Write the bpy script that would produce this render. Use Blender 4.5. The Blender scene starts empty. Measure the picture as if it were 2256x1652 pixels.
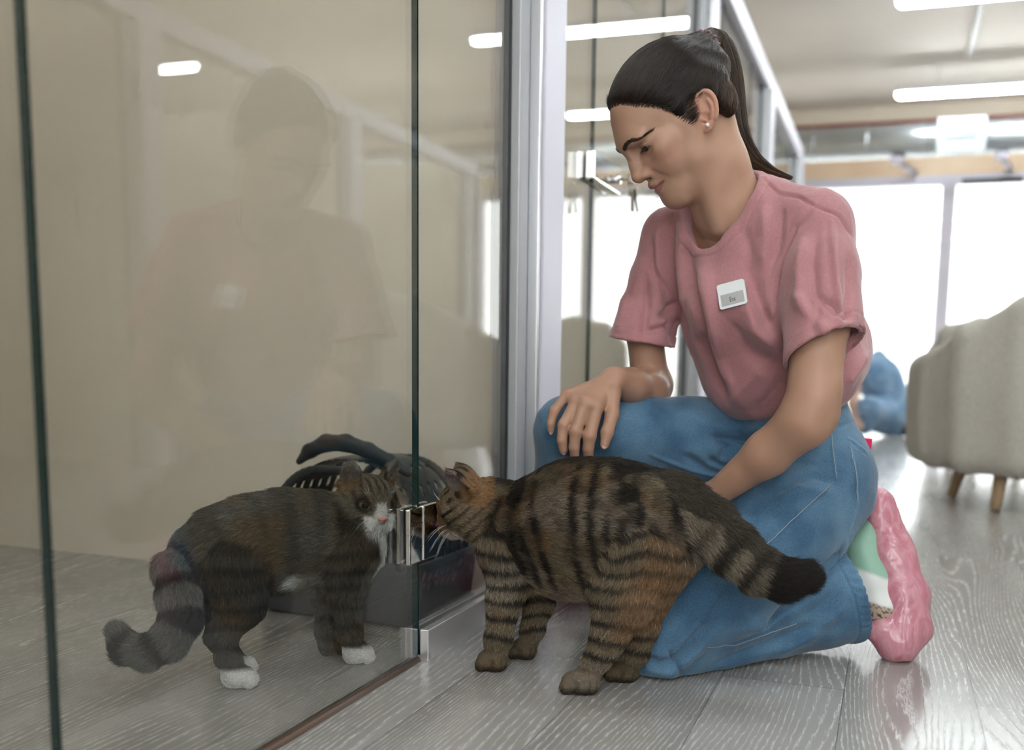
import bpy, bmesh, math, random
import numpy as np
from mathutils import Vector, Matrix
random.seed(7); rng = np.random.default_rng(7)
scene = bpy.context.scene
COL = scene.collection
# ------------------------------------------------------------------ camera
# rotation columns: camera right / up / back in world axes (x across the corridor, y along it, z up)
RC = np.array([[0.95001255, -0.05744003, 0.3068824], [0.31163903, 0.11495241, -0.94322164], [0.01890181, 0.99170892, 0.12710678]])
CP = np.array([0.7309743, 0.0, 0.5])
PPX, PPY, FPX = 1256.0, 1078.0, 2158.0
cam_data = bpy.data.cameras.new('camera'); cam = bpy.data.objects.new('camera', cam_data); COL.objects.link(cam)
M4 = Matrix([[*RC[0], CP[0]], [*RC[1], CP[1]], [*RC[2], CP[2]], [0, 0, 0, 1]])
cam.matrix_world = M4
cam_data.sensor_fit = 'HORIZONTAL'; cam_data.sensor_width = 36.0
cam_data.lens = 36.0 * FPX / 2256
cam_data.shift_x = (1128 - PPX) / 2256
cam_data.shift_y = (PPY - 826) / 2256
cam_data.clip_start = 0.05; cam_data.clip_end = 200
cam_data.dof.use_dof = True; cam_data.dof.focus_distance = 1.55; cam_data.dof.aperture_fstop = 2.4
scene.camera = cam
# ------------------------------------------------------------------ view, world, daylight
scene.view_settings.view_transform = 'Standard'; scene.view_settings.look = 'None'
scene.view_settings.exposure = 0.68; scene.view_settings.gamma = 1.0
scene.view_settings.use_curve_mapping = False
cy = scene.cycles
cy.use_denoising = True
try: cy.denoiser = 'OPENIMAGEDENOISE'
except Exception: pass
cy.use_adaptive_sampling = True; cy.adaptive_threshold = 0.12; cy.adaptive_min_samples = 12
cy.max_bounces = 8; cy.diffuse_bounces = 3; cy.glossy_bounces = 4; cy.transparent_max_bounces = 24; cy.transmission_bounces = 6
cy.caustics_reflective = False; cy.caustics_refractive = False
cy.sample_clamp_indirect = 4.0
world = bpy.data.worlds.new('world'); scene.world = world; world.use_nodes = True
wn = world.node_tree; bg = wn.nodes['Background']
bg.inputs[0].default_value = (0.93, 0.97, 1.0, 1); bg.inputs[1].default_value = 2.4
def area_light(name, loc, rot, sx, sy, power, color):
    l = bpy.data.lights.new(name, 'AREA'); l.shape = 'RECTANGLE'; l.size = sx; l.size_y = sy; l.energy = power; l.color = color
    o = bpy.data.objects.new(name, l); COL.objects.link(o); o.location = loc; o.rotation_euler = rot
    return o
YW = 10.0      # window wall
ZC = 2.95      # ceiling
TUBE_POWER = 36.0
WINDOW_DAYLIGHT = area_light('window_daylight', (2.0, YW + 0.35, 1.3), (math.radians(-90), 0, 0), 9.0, 2.2, 55.0, (0.93, 0.97, 1.0))
# front fill added behind the camera, as from an assumed unseen window
REAR_FILL = area_light('rear_fill_light', (2.6, -2.35, 1.5), (math.radians(90), 0, 0), 3.6, 1.6, 34.0, (1.0, 0.98, 0.95))

# ------------------------------------------------------------------ point helpers (pixel in the 2256x1652 frame + a real distance)
def W(px, py, D):                       # D metres along the view axis
    return CP + (RC @ np.array([px - PPX, -(py - PPY), -FPX])) / FPX * D
def at_z(px, py, z=0.0):
    r = RC @ np.array([px - PPX, -(py - PPY), -FPX]); return CP + r * ((z - CP[2]) / r[2])
def at_y(px, py, y):
    r = RC @ np.array([px - PPX, -(py - PPY), -FPX]); return CP + r * ((y - CP[1]) / r[1])
def at_x(px, py, x):
    r = RC @ np.array([px - PPX, -(py - PPY), -FPX]); return CP + r * ((x - CP[0]) / r[0])
# ------------------------------------------------------------------ object helpers
def link(name, data, mats=(), parent=None, smooth=False):
    o = bpy.data.objects.new(name, data); COL.objects.link(o)
    for m in (mats if isinstance(mats, (list, tuple)) else [mats]):
        if m is not None: data.materials.append(m)
    if parent is not None: o.parent = parent; o.matrix_parent_inverse = parent.matrix_world.inverted() if False else Matrix.Translation(-parent.location)
    if smooth and hasattr(data, 'polygons'): data.polygons.foreach_set('use_smooth', [True] * len(data.polygons))
    return o
def tag(o, label=None, cat=None, group=None, kind=None):
    if label: o['label'] = label
    if cat: o['category'] = cat
    if group: o['group'] = group
    if kind: o['kind'] = kind
    return o
def empty(name, loc, label=None, cat=None, group=None, kind=None):
    o = bpy.data.objects.new(name, None); COL.objects.link(o); o.location = Vector([float(v) for v in loc]); o.empty_display_size = 0.05
    return tag(o, label, cat, group, kind)
def bm_box(bm, lo, hi, mi=0, bevel=0.0):
    r = bmesh.ops.create_cube(bm, size=1.0)
    lo = Vector(lo); hi = Vector(hi)
    for v in r['verts']:
        v.co = Vector(((v.co.x + .5) * (hi.x - lo.x) + lo.x, (v.co.y + .5) * (hi.y - lo.y) + lo.y, (v.co.z + .5) * (hi.z - lo.z) + lo.z))
    fs = set(f for v in r['verts'] for f in v.link_faces)
    for f in fs: f.material_index = mi
    if bevel > 0:
        es = list(set(e for f in fs for e in f.edges))
        bmesh.ops.bevel(bm, geom=es, offset=bevel, segments=2, profile=0.6, affect='EDGES', clamp_overlap=True, material=-1)
    return r['verts']
def box_obj(name, lo, hi, mats, parent=None, bevel=0.0, face_mat=None):
    bm = bmesh.new(); bm_box(bm, lo, hi, 0, bevel)
    if face_mat:
        bm.normal_update()
        for f in bm.faces: f.material_index = face_mat(f)
    me = bpy.data.meshes.new(name); bm.to_mesh(me); bm.free()
    return link(name, me, mats, parent)
def tube_mesh(bm, pts, radii, seg=10, mi=0, caps=True):
    pts = [Vector([float(c) for c in p]) for p in pts]; n = len(pts)
    if not hasattr(radii, '__len__'): radii = [radii] * n
    rings = []
    for i, p in enumerate(pts):
        d = (pts[min(i + 1, n - 1)] - pts[max(i - 1, 0)]).normalized()
        up = Vector((0, 0, 1)) if abs(d.z) < .95 else Vector((1, 0, 0))
        a = d.cross(up).normalized(); b = a.cross(d)
        rings.append([bm.verts.new(p + (a * math.cos(2 * math.pi * j / seg) + b * math.sin(2 * math.pi * j / seg)) * radii[i]) for j in range(seg)])
    fs = []
    for i in range(n - 1):
        for j in range(seg):
            fs.append(bm.faces.new((rings[i][j], rings[i][(j + 1) % seg], rings[i + 1][(j + 1) % seg], rings[i + 1][j])))
    if caps:
        fs.append(bm.faces.new(rings[0][::-1])); fs.append(bm.faces.new(rings[-1]))
    for f in fs: f.material_index = mi; f.smooth = True
    return fs
def tube_obj(name, pts, radii, mat, parent=None, seg=10):
    bm = bmesh.new(); tube_mesh(bm, pts, radii, seg); bmesh.ops.recalc_face_normals(bm, faces=bm.faces[:])
    me = bpy.data.meshes.new(name); bm.to_mesh(me); bm.free()
    return link(name, me, mat, parent)
# ------------------------------------------------------------------ materials
def mat(name, color, rough=0.5, metal=0.0, **kw):
    m = bpy.data.materials.new(name); m.use_nodes = True
    b = m.node_tree.nodes['Principled BSDF']
    b.inputs['Base Color'].default_value = (*color, 1); b.inputs['Roughness'].default_value = rough; b.inputs['Metallic'].default_value = metal
    for k, v in kw.items(): b.inputs[k.replace('_', ' ')].default_value = v
    return m
def nd(m, t, **kw):
    n = m.node_tree.nodes.new(t)
    for k, v in kw.items(): setattr(n, k, v)
    return n
def lk(m, a, b): m.node_tree.links.new(a, b)
def add_bump(m, scale, strength, dist=0.002, detail=4, stretch=None):
    b = m.node_tree.nodes['Principled BSDF']
    tc = nd(m, 'ShaderNodeTexCoord'); mp = nd(m, 'ShaderNodeMapping')
    if stretch: mp.inputs['Scale'].default_value = stretch
    n = nd(m, 'ShaderNodeTexNoise'); n.inputs['Scale'].default_value = scale; n.inputs['Detail'].default_value = detail
    bp = nd(m, 'ShaderNodeBump'); bp.inputs['Strength'].default_value = strength; bp.inputs['Distance'].default_value = dist
    lk(m, tc.outputs['Object'], mp.inputs['Vector']); lk(m, mp.outputs['Vector'], n.inputs['Vector'])
    lk(m, n.outputs['Fac'], bp.inputs['Height']); lk(m, bp.outputs['Normal'], b.inputs['Normal'])
    return n, tc
def noise_color(m, c1, c2, scale, detail=3, rough=0.6, lo=0.35, hi=0.65, stretch=None):
    b = m.node_tree.nodes['Principled BSDF']
    tc = nd(m, 'ShaderNodeTexCoord'); n = nd(m, 'ShaderNodeTexNoise'); mp = nd(m, 'ShaderNodeMapping')
    if stretch: mp.inputs['Scale'].default_value = stretch
    n.inputs['Scale'].default_value = scale; n.inputs['Detail'].default_value = detail; n.inputs['Roughness'].default_value = rough
    r = nd(m, 'ShaderNodeValToRGB'); r.color_ramp.elements[0].position = lo; r.color_ramp.elements[1].position = hi
    r.color_ramp.elements[0].color = (*c1, 1); r.color_ramp.elements[1].color = (*c2, 1)
    lk(m, tc.outputs['Object'], mp.inputs['Vector']); lk(m, mp.outputs['Vector'], n.inputs['Vector'])
    lk(m, n.outputs['Fac'], r.inputs['Fac']); lk(m, r.outputs['Color'], b.inputs['Base Color'])
def emit(name, color, strength):
    m = bpy.data.materials.new(name); m.use_nodes = True; nt = m.node_tree
    nt.nodes.remove(nt.nodes['Principled BSDF']); e = nd(m, 'ShaderNodeEmission')
    e.inputs['Color'].default_value = (*color, 1); e.inputs['Strength'].default_value = strength
    lk(m, e.outputs[0], nt.nodes['Material Output'].inputs['Surface']); return m
def glass_mat(name, tint, ior=1.52):
    m = bpy.data.materials.new(name); m.use_nodes = True; nt = m.node_tree
    nt.nodes.remove(nt.nodes['Principled BSDF'])
    t = nd(m, 'ShaderNodeBsdfTransparent'); t.inputs['Color'].default_value = (*tint, 1)
    g = nd(m, 'ShaderNodeBsdfGlossy'); g.inputs['Roughness'].default_value = 0.0
    geo = nd(m, 'ShaderNodeNewGeometry'); mx = nd(m, 'ShaderNodeMix'); mx.data_type = 'FLOAT'
    mx.inputs[2].default_value = ior; mx.inputs[3].default_value = 1 / ior
    lk(m, geo.outputs['Backfacing'], mx.inputs[0])
    fr = nd(m, 'ShaderNodeFresnel'); lk(m, mx.outputs[0], fr.inputs['IOR'])
    s = nd(m, 'ShaderNodeMixShader'); lk(m, fr.outputs[0], s.inputs[0]); lk(m, t.outputs[0], s.inputs[1]); lk(m, g.outputs[0], s.inputs[2])
    lk(m, s.outputs[0], nt.nodes['Material Output'].inputs['Surface']); return m
GLASS = glass_mat('clear_glass', (0.972, 0.978, 0.966), 1.6)
GLASS_EDGE = mat('glass_edge_green', (0.001, 0.022, 0.020), 0.15, 0.0)
GLASS_ARRIS = mat('glass_arris', (0.30, 0.42, 0.36), 0.2)
CHROME = mat('polished_chrome', (0.78, 0.78, 0.78), 0.04, 1.0)
CHANNEL = mat('satin_chrome', (0.80, 0.78, 0.80), 0.22, 0.7)
ALU = mat('brushed_aluminium', (0.55, 0.56, 0.58), 0.32, 0.8)
LAV = mat('lavender_painted_metal', (0.68, 0.66, 0.76), 0.45)
GREY_PROFILE = mat('grey_aluminium_profile', (0.42, 0.43, 0.45), 0.4, 0.3)
BLACK_RUBBER = mat('black_rubber', (0.006, 0.012, 0.012), 0.45)
WALLM = mat('beige_panel_paint', (0.62, 0.53, 0.42), 0.55); noise_color(WALLM, (0.79, 0.725, 0.62), (0.83, 0.765, 0.66), 1.5)
PLASTER = mat('cream_plaster', (0.66, 0.58, 0.48), 0.8); noise_color(PLASTER, (0.62, 0.54, 0.44), (0.70, 0.61, 0.50), 0.7)
CEILM = mat('ceiling_plaster', (0.60, 0.50, 0.41), 0.85); noise_color(CEILM, (0.62, 0.575, 0.53), (0.70, 0.64, 0.585), 0.8, 2)

FLOORM = mat('grey_oak_laminate', (0.35, 0.33, 0.3), 0.33)
def build_floor_mat():
    m = FLOORM; b = m.node_tree.nodes['Principled BSDF']
    tc = nd(m, 'ShaderNodeTexCoord')
    rot = nd(m, 'ShaderNodeMapping'); rot.inputs['Rotation'].default_value = (0, 0, math.pi / 2); rot.inputs['Location'].default_value = (0.3, 0.086, 0)
    lk(m, tc.outputs['Object'], rot.inputs['Vector'])
    br = nd(m, 'ShaderNodeTexBrick'); br.offset = 0.37; br.inputs['Scale'].default_value = 1.0
    br.inputs['Brick Width'].default_value = 1.25; br.inputs['Row Height'].default_value = 0.193; br.inputs['Mortar Size'].default_value = 0.0009
    br.inputs['Mortar Smooth'].default_value = 0.4
    br.inputs['Color1'].default_value = (0, 0, 0, 1); br.inputs['Color2'].default_value = (1, 1, 1, 1); br.inputs['Bias'].default_value = 0.0
    lk(m, rot.outputs['Vector'], br.inputs['Vector'])
    sep = nd(m, 'ShaderNodeVectorMath', operation='MULTIPLY_ADD')      # shift the grain per plank
    comb = nd(m, 'ShaderNodeVectorMath', operation='SCALE'); comb.inputs['Scale'].default_value = 7.3
    lk(m, br.outputs['Color'], comb.inputs[0])
    mp = nd(m, 'ShaderNodeMapping'); mp.inputs['Scale'].default_value = (5.5, 0.75, 1.0)
    lk(m, tc.outputs['Object'], mp.inputs['Vector'])
    addv = nd(m, 'ShaderNodeVectorMath', operation='ADD'); lk(m, mp.outputs['Vector'], addv.inputs[0]); lk(m, comb.outputs[0], addv.inputs[1])
    n = nd(m, 'ShaderNodeTexNoise'); n.inputs['Scale'].default_value = 1.0; n.inputs['Detail'].default_value = 1.5; n.inputs['Roughness'].default_value = 0.35
    lk(m, addv.outputs[0], n.inputs['Vector'])
    sx = nd(m, 'ShaderNodeSeparateXYZ'); lk(m, tc.outputs['Object'], sx.inputs[0])
    mul = nd(m, 'ShaderNodeMath', operation='MULTIPLY'); mul.inputs[1].default_value = 27.0; lk(m, n.outputs['Fac'], mul.inputs[0])
    mul2 = nd(m, 'ShaderNodeMath', operation='MULTIPLY_ADD'); mul2.inputs[1].default_value = 95.0; lk(m, sx.outputs['X'], mul2.inputs[0]); lk(m, mul.outputs[0], mul2.inputs[2])
    wob = nd(m, 'ShaderNodeTexNoise'); wob.inputs['Scale'].default_value = 1.0; wob.inputs['Detail'].default_value = 3
    mpw = nd(m, 'ShaderNodeMapping'); mpw.inputs['Scale'].default_value = (240, 26, 1); lk(m, tc.outputs['Object'], mpw.inputs['Vector']); lk(m, mpw.outputs[0], wob.inputs['Vector'])
    ad2 = nd(m, 'ShaderNodeMath', operation='MULTIPLY_ADD'); ad2.inputs[1].default_value = 1.1; lk(m, wob.outputs['Fac'], ad2.inputs[0]); lk(m, mul2.outputs[0], ad2.inputs[2])
    pp = nd(m, 'ShaderNodeMath', operation='PINGPONG'); pp.inputs[1].default_value = 0.5; lk(m, ad2.outputs[0], pp.inputs[0])
    line = nd(m, 'ShaderNodeMapRange'); line.inputs['From Min'].default_value = 0.30; line.inputs['From Max'].default_value = 0.48; lk(m, pp.outputs[0], line.inputs['Value'])
    # pores break the lines up
    por = nd(m, 'ShaderNodeMapRange'); por.inputs['From Min'].default_value = 0.27; por.inputs['From Max'].default_value = 0.48; lk(m, wob.outputs['Fac'], por.inputs['Value'])
    lm = nd(m, 'ShaderNodeMath', operation='MULTIPLY'); lk(m, line.outputs[0], lm.inputs[0]); lk(m, por.outputs[0], lm.inputs[1])
    base = nd(m, 'ShaderNodeMix'); base.data_type = 'RGBA'
    base.inputs[6].default_value = (0.275, 0.258, 0.243, 1); base.inputs[7].default_value = (0.365, 0.35, 0.335, 1)
    lf = nd(m, 'ShaderNodeTexNoise'); lf.inputs['Scale'].default_value = 1.0; lf.inputs['Detail'].default_value = 4
    mpl = nd(m, 'ShaderNodeMapping'); mpl.inputs['Scale'].default_value = (11, 1.6, 1); lk(m, addv.outputs[0], mpl.inputs['Vector']); 
    mpl.inputs['Scale'].default_value = (1.6, 1.2, 1); lk(m, mpl.outputs[0], lf.inputs['Vector'])
    lfr = nd(m, 'ShaderNodeMapRange'); lfr.inputs['From Min'].default_value = 0.35; lfr.inputs['From Max'].default_value = 0.65; lk(m, lf.outputs['Fac'], lfr.inputs['Value'])
    lk(m, lfr.outputs[0], base.inputs[0])
    fin = nd(m, 'ShaderNodeMix'); fin.data_type = 'RGBA'; fin.inputs[7].default_value = (0.60, 0.61, 0.60, 1)
    lms = nd(m, 'ShaderNodeMath', operation='MULTIPLY'); lms.inputs[1].default_value = 0.62; lk(m, lm.outputs[0], lms.inputs[0])
    lk(m, lms.outputs[0], fin.inputs[0]); lk(m, base.outputs[2], fin.inputs[6])
    seam = nd(m, 'ShaderNodeMix'); seam.data_type = 'RGBA'; seam.inputs[7].default_value = (0.10, 0.095, 0.09, 1)
    lk(m, br.outputs['Fac'], seam.inputs[0]); lk(m, fin.outputs[2], seam.inputs[6]); lk(m, seam.outputs[2], b.inputs['Base Color'])
    rr = nd(m, 'ShaderNodeMapRange'); rr.inputs['To Min'].default_value = 0.17; rr.inputs['To Max'].default_value = 0.30; lk(m, lm.outputs[0], rr.inputs['Value']); lk(m, rr.outputs[0], b.inputs['Roughness'])
    bp = nd(m, 'ShaderNodeBump'); bp.inputs['Strength'].default_value = 0.25; bp.inputs['Distance'].default_value = 0.0006; lk(m, lm.outputs[0], bp.inputs['Height']); lk(m, bp.outputs[0], b.inputs['Normal'])
build_floor_mat()
# ------------------------------------------------------------------ room shell
XL, XR, YB = -2.2, 6.6, -2.6
def struct(o): o['kind'] = 'structure'; return o
struct(box_obj('floor', (XL, YB, -0.1), (XR, YW + 0.2, 0), FLOORM))
struct(box_obj('ceiling', (XL, YB, ZC), (XR, YW + 0.2, ZC + 0.1), CEILM))
struct(box_obj('wall_left', (XL - 0.1, YB, 0), (XL, YW + .2, ZC), PLASTER))
struct(box_obj('wall_right', (XR, YB, 0), (XR + 0.1, YW + .2, ZC), PLASTER))
def wall_with_hole(name, y0, y1, x0, x1, hx0, hx1, hz0, hz1):
    bm = bmesh.new()
    bm_box(bm, (x0, y0, 0), (hx0, y1, ZC)); bm_box(bm, (hx1, y0, 0), (x1, y1, ZC))
    bm_box(bm, (hx0, y0, hz1), (hx1, y1, ZC))
    if hz0 > 0: bm_box(bm, (hx0, y0, 0), (hx1, y1, hz0))
    me = bpy.data.meshes.new(name); bm.to_mesh(me); bm.free(); return struct(link(name, me, PLASTER))
wall_with_hole('wall_back', YW, YW + 0.2, XL, XR, -1.9, 6.2, 0.0, 2.28)
wall_with_hole('wall_front', YB - 0.15, YB, XL, XR, 0.7, 4.4, 0.7, 2.3)
# outdoor paving seen through the windows
OUT = mat('pale_paving', (0.72, 0.70, 0.66), 0.9)
struct(box_obj('ground_outside', (-14, YW + 0.2, -0.12), (18, YW + 30, -0.02), OUT))
# window frames of the far wall
def window_frame(name, x0, x1, extra=None):
    bm = bmesh.new(); w = 0.062; y0, y1 = YW - 0.03, YW + 0.07; z1 = 2.30
    bm_box(bm, (x0, y0, 0.0), (x0 + w, y1, z1), 0, 0.004); bm_box(bm, (x1 - w, y0, 0.0), (x1, y1, z1), 0, 0.004)
    bm_box(bm, (x0 + w, y0, z1 - 0.085), (x1 - w, y1, z1), 0, 0.004); bm_box(bm, (x0 + w, y0, 0.0), (x1 - w, y1, 0.07), 0, 0.004)
    me = bpy.data.meshes.new(name); bm.to_mesh(me); bm.free(); fr = struct(link(name, me, LAV))
    box_obj('window_glass', (x0 + w, YW + 0.015, 0.07), (x1 - w, YW + 0.027, z1 - 0.085), [GLASS], fr)
    return fr
mx = at_y(2086, 500, YW)[0]
edges = [-1.9, mx - 1.85, mx, mx + 1.25, mx + 2.5, 6.2]
for i in range(5): window_frame('window_%d' % (i + 1), edges[i] + .001, edges[i + 1] - .001)
# glass door closer and pull fittings on the far right window
dc = at_y(2160, 409, YW - 0.05)
tag(box_obj('door_closer', (mx + .10, YW - 0.10, 2.20), (mx + .62, YW - 0.035, 2.245), mat('dark_closer', (.02, .02, .022), .4), None, .004), 'dark door closer bar under the far window head', 'door closer')
# band above window heads, its warm lighting put into the colour
WARM = mat('warm_lit_fascia', (0.80, 0.60, 0.42), 0.6); noise_color(WARM, (0.76, 0.56, 0.39), (0.86, 0.68, 0.50), 1.2)
struct(box_obj('trim_1', (XL, YW - 0.02, 2.305), (XR, YW - 0.001, 2.52), WARM))
REDM = mat('dark_red_pipe', (0.22, 0.035, 0.03), 0.45)
rp = tube_obj('ceiling_pipe', [(XL + .02, YW - 0.22, 2.73), (XR - .02, YW - 0.22, 2.73)], 0.036, REDM, None, 12)
tag(rp, 'dark red pipe running under the ceiling above the windows', 'pipe')
DUCTM = mat('galvanised_duct', (0.42, 0.45, 0.47), 0.30, 0.85); add_bump(DUCTM, 3.0, 0.5, 0.02, 3, (1.5, 14, 14))
duct = empty('ventilation_duct', (2.0, 9.0, 2.40), 'round galvanised ventilation duct hanging before the windows', 'ventilation duct')
bm = bmesh.new(); tube_mesh(bm, [(XL + 0.05, 9.0, 2.415), (XR - 0.05, 9.0, 2.415)], 0.135, 28)
for k in range(20):
    x = XL + 0.4 + k * 0.44; tube_mesh(bm, [(x - .012, 9.0, 2.415), (x, 9.0, 2.415), (x + .012, 9.0, 2.415)], [0.136, 0.146, 0.136], 28, 0, False)
me = bpy.data.meshes.new('duct_pipe'); bm.to_mesh(me); bm.free(); link('duct_pipe', me, DUCTM, duct)
GR = mat('white_grille', (0.36, 0.40, 0.42), 0.5)
gx = at_y(2118, 303, 8.84)
def grille(cx, cz):
    bm = bmesh.new(); w, h = 0.185, 0.135; y0 = 8.845
    bm_box(bm, (cx - w, y0, cz - h), (cx + w, y0 + .03, cz - h + .05), 0, .004); bm_box(bm, (cx - w, y0, cz + h - .05), (cx + w, y0 + .03, cz + h), 0, .004)
    bm_box(bm, (cx - w, y0, cz - h + .05), (cx - w + .06, y0 + .03, cz + h - .05)); bm_box(bm, (cx + w - .06, y0, cz - h + .05), (cx + w, y0 + .03, cz + h - .05))
    for k in range(5): bm_box(bm, (cx - w + .06, y0 + .01, cz - h + .06 + k * .034), (cx + w - .06, y0 + .024, cz - h + .072 + k * .034))
    bm_box(bm, (cx - w + .01, y0 + .03, cz - h + .01), (cx + w - .01, y0 + .11, cz + h - .01), 1)
    me = bpy.data.meshes.new('grille'); bm.to_mesh(me); bm.free(); return link('grille', me, [GR, ALU], duct)
grille(gx[0], 2.415)
BRK = mat('bracket_grey', (0.30, 0.28, 0.33), 0.5)
for px in (1975, 2205):
    c = at_y(px, 355, 9.0); bm = bmesh.new()
    bm_box(bm, (c[0] - .05, 8.93, 2.235), (c[0] + .05, 9.07, 2.285), 0, .004)
    tube_mesh(bm, [(c[0], 9.0, 2.26), (c[0] + .16, YW - 0.03, 2.33)], 0.03, 8)
    me = bpy.data.meshes.new('bracket'); bm.to_mesh(me); bm.free(); link('bracket', me, BRK, duct)
# ------------------------------------------------------------------ ceiling tubes
TUBE = emit('tube_diffuser', (0.90, 0.98, 1.0), TUBE_POWER)
HOUS = mat('white_lamp_housing', (0.6, 0.6, 0.6), 0.5)
def capsule_mesh(name, L, r, seg=12):
    xs = []; rs = []
    for k in range(5):
        a = math.pi / 2 * k / 4; xs.append(-L / 2 + r - r * math.cos(a)); rs.append(max(r * math.sin(a), r * .06))
    pts = [(x, 0, 0) for x in xs] + [(-x, 0, 0) for x in xs[::-1]]; rr = rs + rs[::-1]
    bm = bmesh.new(); tube_mesh(bm, pts, rr, seg); me = bpy.data.meshes.new(name); bm.to_mesh(me); bm.free(); return me
tube_me = capsule_mesh('diffuser', 1.53, 0.038); hous_me = None
rows = [-1.9, 0.15, 2.28, 4.40, 6.52, 8.62]
proto = empty('ceiling_light', (1.385, rows[4], 2.70), 'lit white tube lamp on corridor ceiling, first of the two by the windows', 'ceiling light', 'white tube lamps across the corridor ceiling')
d0 = link('diffuser', tube_me, TUBE, proto); d0.location = proto.location
bm = bmesh.new(); bm_box(bm, (1.385 - .76, rows[4] - .043, 2.706), (1.385 + .76, rows[4] + .043, 2.752), 0, .006)
for sx_ in (-.45, .45): bm_box(bm, (1.385 + sx_ - .006, rows[4] - .006, 2.75), (1.385 + sx_ + .006, rows[4] + .006, ZC - .002))
me = bpy.data.meshes.new('housing'); bm.to_mesh(me); bm.free(); h0 = link('housing', me, HOUS, proto)
def copy_tree(o, loc, label=None):
    c = o.copy(); COL.objects.link(c); c.location = loc
    if label: c['label'] = label
    for ch in o.children:
        d = ch.copy(); COL.objects.link(d); d.parent = c; d.matrix_parent_inverse = ch.matrix_parent_inverse
        for g in ch.children:
            e = g.copy(); COL.objects.link(e); e.parent = d; e.matrix_parent_inverse = g.matrix_parent_inverse
    return c
for x in (1.385, 5.2):
    for i, y in enumerate(rows):
        if x < 2 and i == 4: continue
        lab = 'lit white tube lamp on the ceiling closest to the window wall and duct' if (i == 5 and x < 2) else \
              ('lit white tube lamp above the corridor, seen only as mirrored light in the glass' if x < 2 else 'lit white tube lamp beyond the opposite glass booths, seen as a reflection')
        copy_tree(proto, (x, y, 2.70), lab)
cond = box_obj('cable_conduit', (1.13, YB + .1, ZC - 0.03), (1.165, rows[5] - .1, ZC - .001), HOUS)
tag(cond, 'thin white cable conduit running along the ceiling between tube lamps', 'conduit')
for k in range(2):  # warm strip lights in the opposite row
    yy = (5.9, 8.4)[k]
    tag(box_obj('strip_light', (3.55, yy - 1.1, 2.42), (3.60, yy, 2.46), emit('warm_strip', (1.0, .93, .78), 9.0)), 'warm strip light over the opposite booths, reflected in the glass', 'strip light', 'warm strip lights over the opposite booths')
BOOTH_FILL = emit('booth_fill_diffuser', (1.0, 0.98, 0.95), 12.0)
booth_me = capsule_mesh('diffuser', 1.0, 0.030)
for k in range(4):  # unseen lamps added to brighten the near booths
    bl = empty('ceiling_light', (-1.15, .25 + 1.76 * k, ZC - .06), 'unseen tube lamp added above a near glass booth to brighten its inside', 'ceiling light', 'added tube lamps above the near booths')
    dd = link('diffuser', booth_me, BOOTH_FILL, bl); dd.location = bl.location; dd.rotation_euler = (0, 0, math.pi / 2)
# ------------------------------------------------------------------ glass booths
RAIL_Z = 2.05
def pane(name, y0, y1, z0, z1, x=0.0, th=0.010, mats=None, parent=None):
    def fm(f):
        if abs(f.normal.x) > 0.9: return 0
        return 1
    return box_obj(name, (x - th, y0, z0), (x, y1, z1), mats or [GLASS, GLASS_EDGE], parent, 0.0, fm)
posts = [1.822 + 1.76 * k for k in range(-2, 4)]      # near edge of each post, booth pitch 1.76 m
PW = 0.205
tn = [0]
def trim(lo, hi, m, bevel=.004):
    tn[0] += 1; return struct(box_obj('trim_%d' % (tn[0] + 1), lo, hi, m, None, bevel))
# near side of the corridor (x = 0)
def post(y, x, sgn):
    """aluminium channel taking the pane, then the wide painted post; sgn +1 faces the corridor from the near row"""
    bm = bmesh.new()
    a, b = (x - .055, x + .012) if sgn > 0 else (x - .012, x + .055)
    def seg(x0, x1, ya, yb, mi, bv):
        lo, hi = sorted((x + sgn * x0, x + sgn * x1)); bm_box(bm, (lo, ya, 0.0), (hi, yb, RAIL_Z - .1), mi, bv)
    seg(-.0125, .0015, y + .001, y + .009, 2, 0)            # black gasket
    seg(-.014, .020, y + .009, y + .060, 1, .003)   # grey profile
    seg(-.055, .042, y + .060, y + .078, 3, .002)   # lighter stop
    seg(-.055, .046, y + .078, y + PW, 0, .004)     # painted post
    tn[0] += 1; me = bpy.data.meshes.new('trim'); bm.to_mesh(me); bm.free()
    return struct(link('trim_%d' % (tn[0] + 1), me, [LAV, GREY_PROFILE, BLACK_RUBBER, ALU]))
for k, y in enumerate(posts):
    post(y, 0.0, 1)
    post(y, 2.5, -1)
post(7.05 + .1, 0.0, 1); post(7.15, 2.5, -1)
trim((-.06, YB + .02, RAIL_Z - .10), (.03, 7.36, RAIL_Z), LAV); trim((2.47, YB + .02, RAIL_Z - .10), (2.56, 7.36, RAIL_Z), LAV)
# dividing walls between booths
for k, y in enumerate(posts + [7.15]):
    trim((XL, y + .12, 0), (-.056, y + .18, RAIL_Z), WALLM, 0)
    trim((2.556, y + .12, 0), (4.4, y + .18, RAIL_Z), WALLM, 0)
trim((4.4, YB + .01, 0), (4.46, 7.33, RAIL_Z), WALLM, 0)
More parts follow.
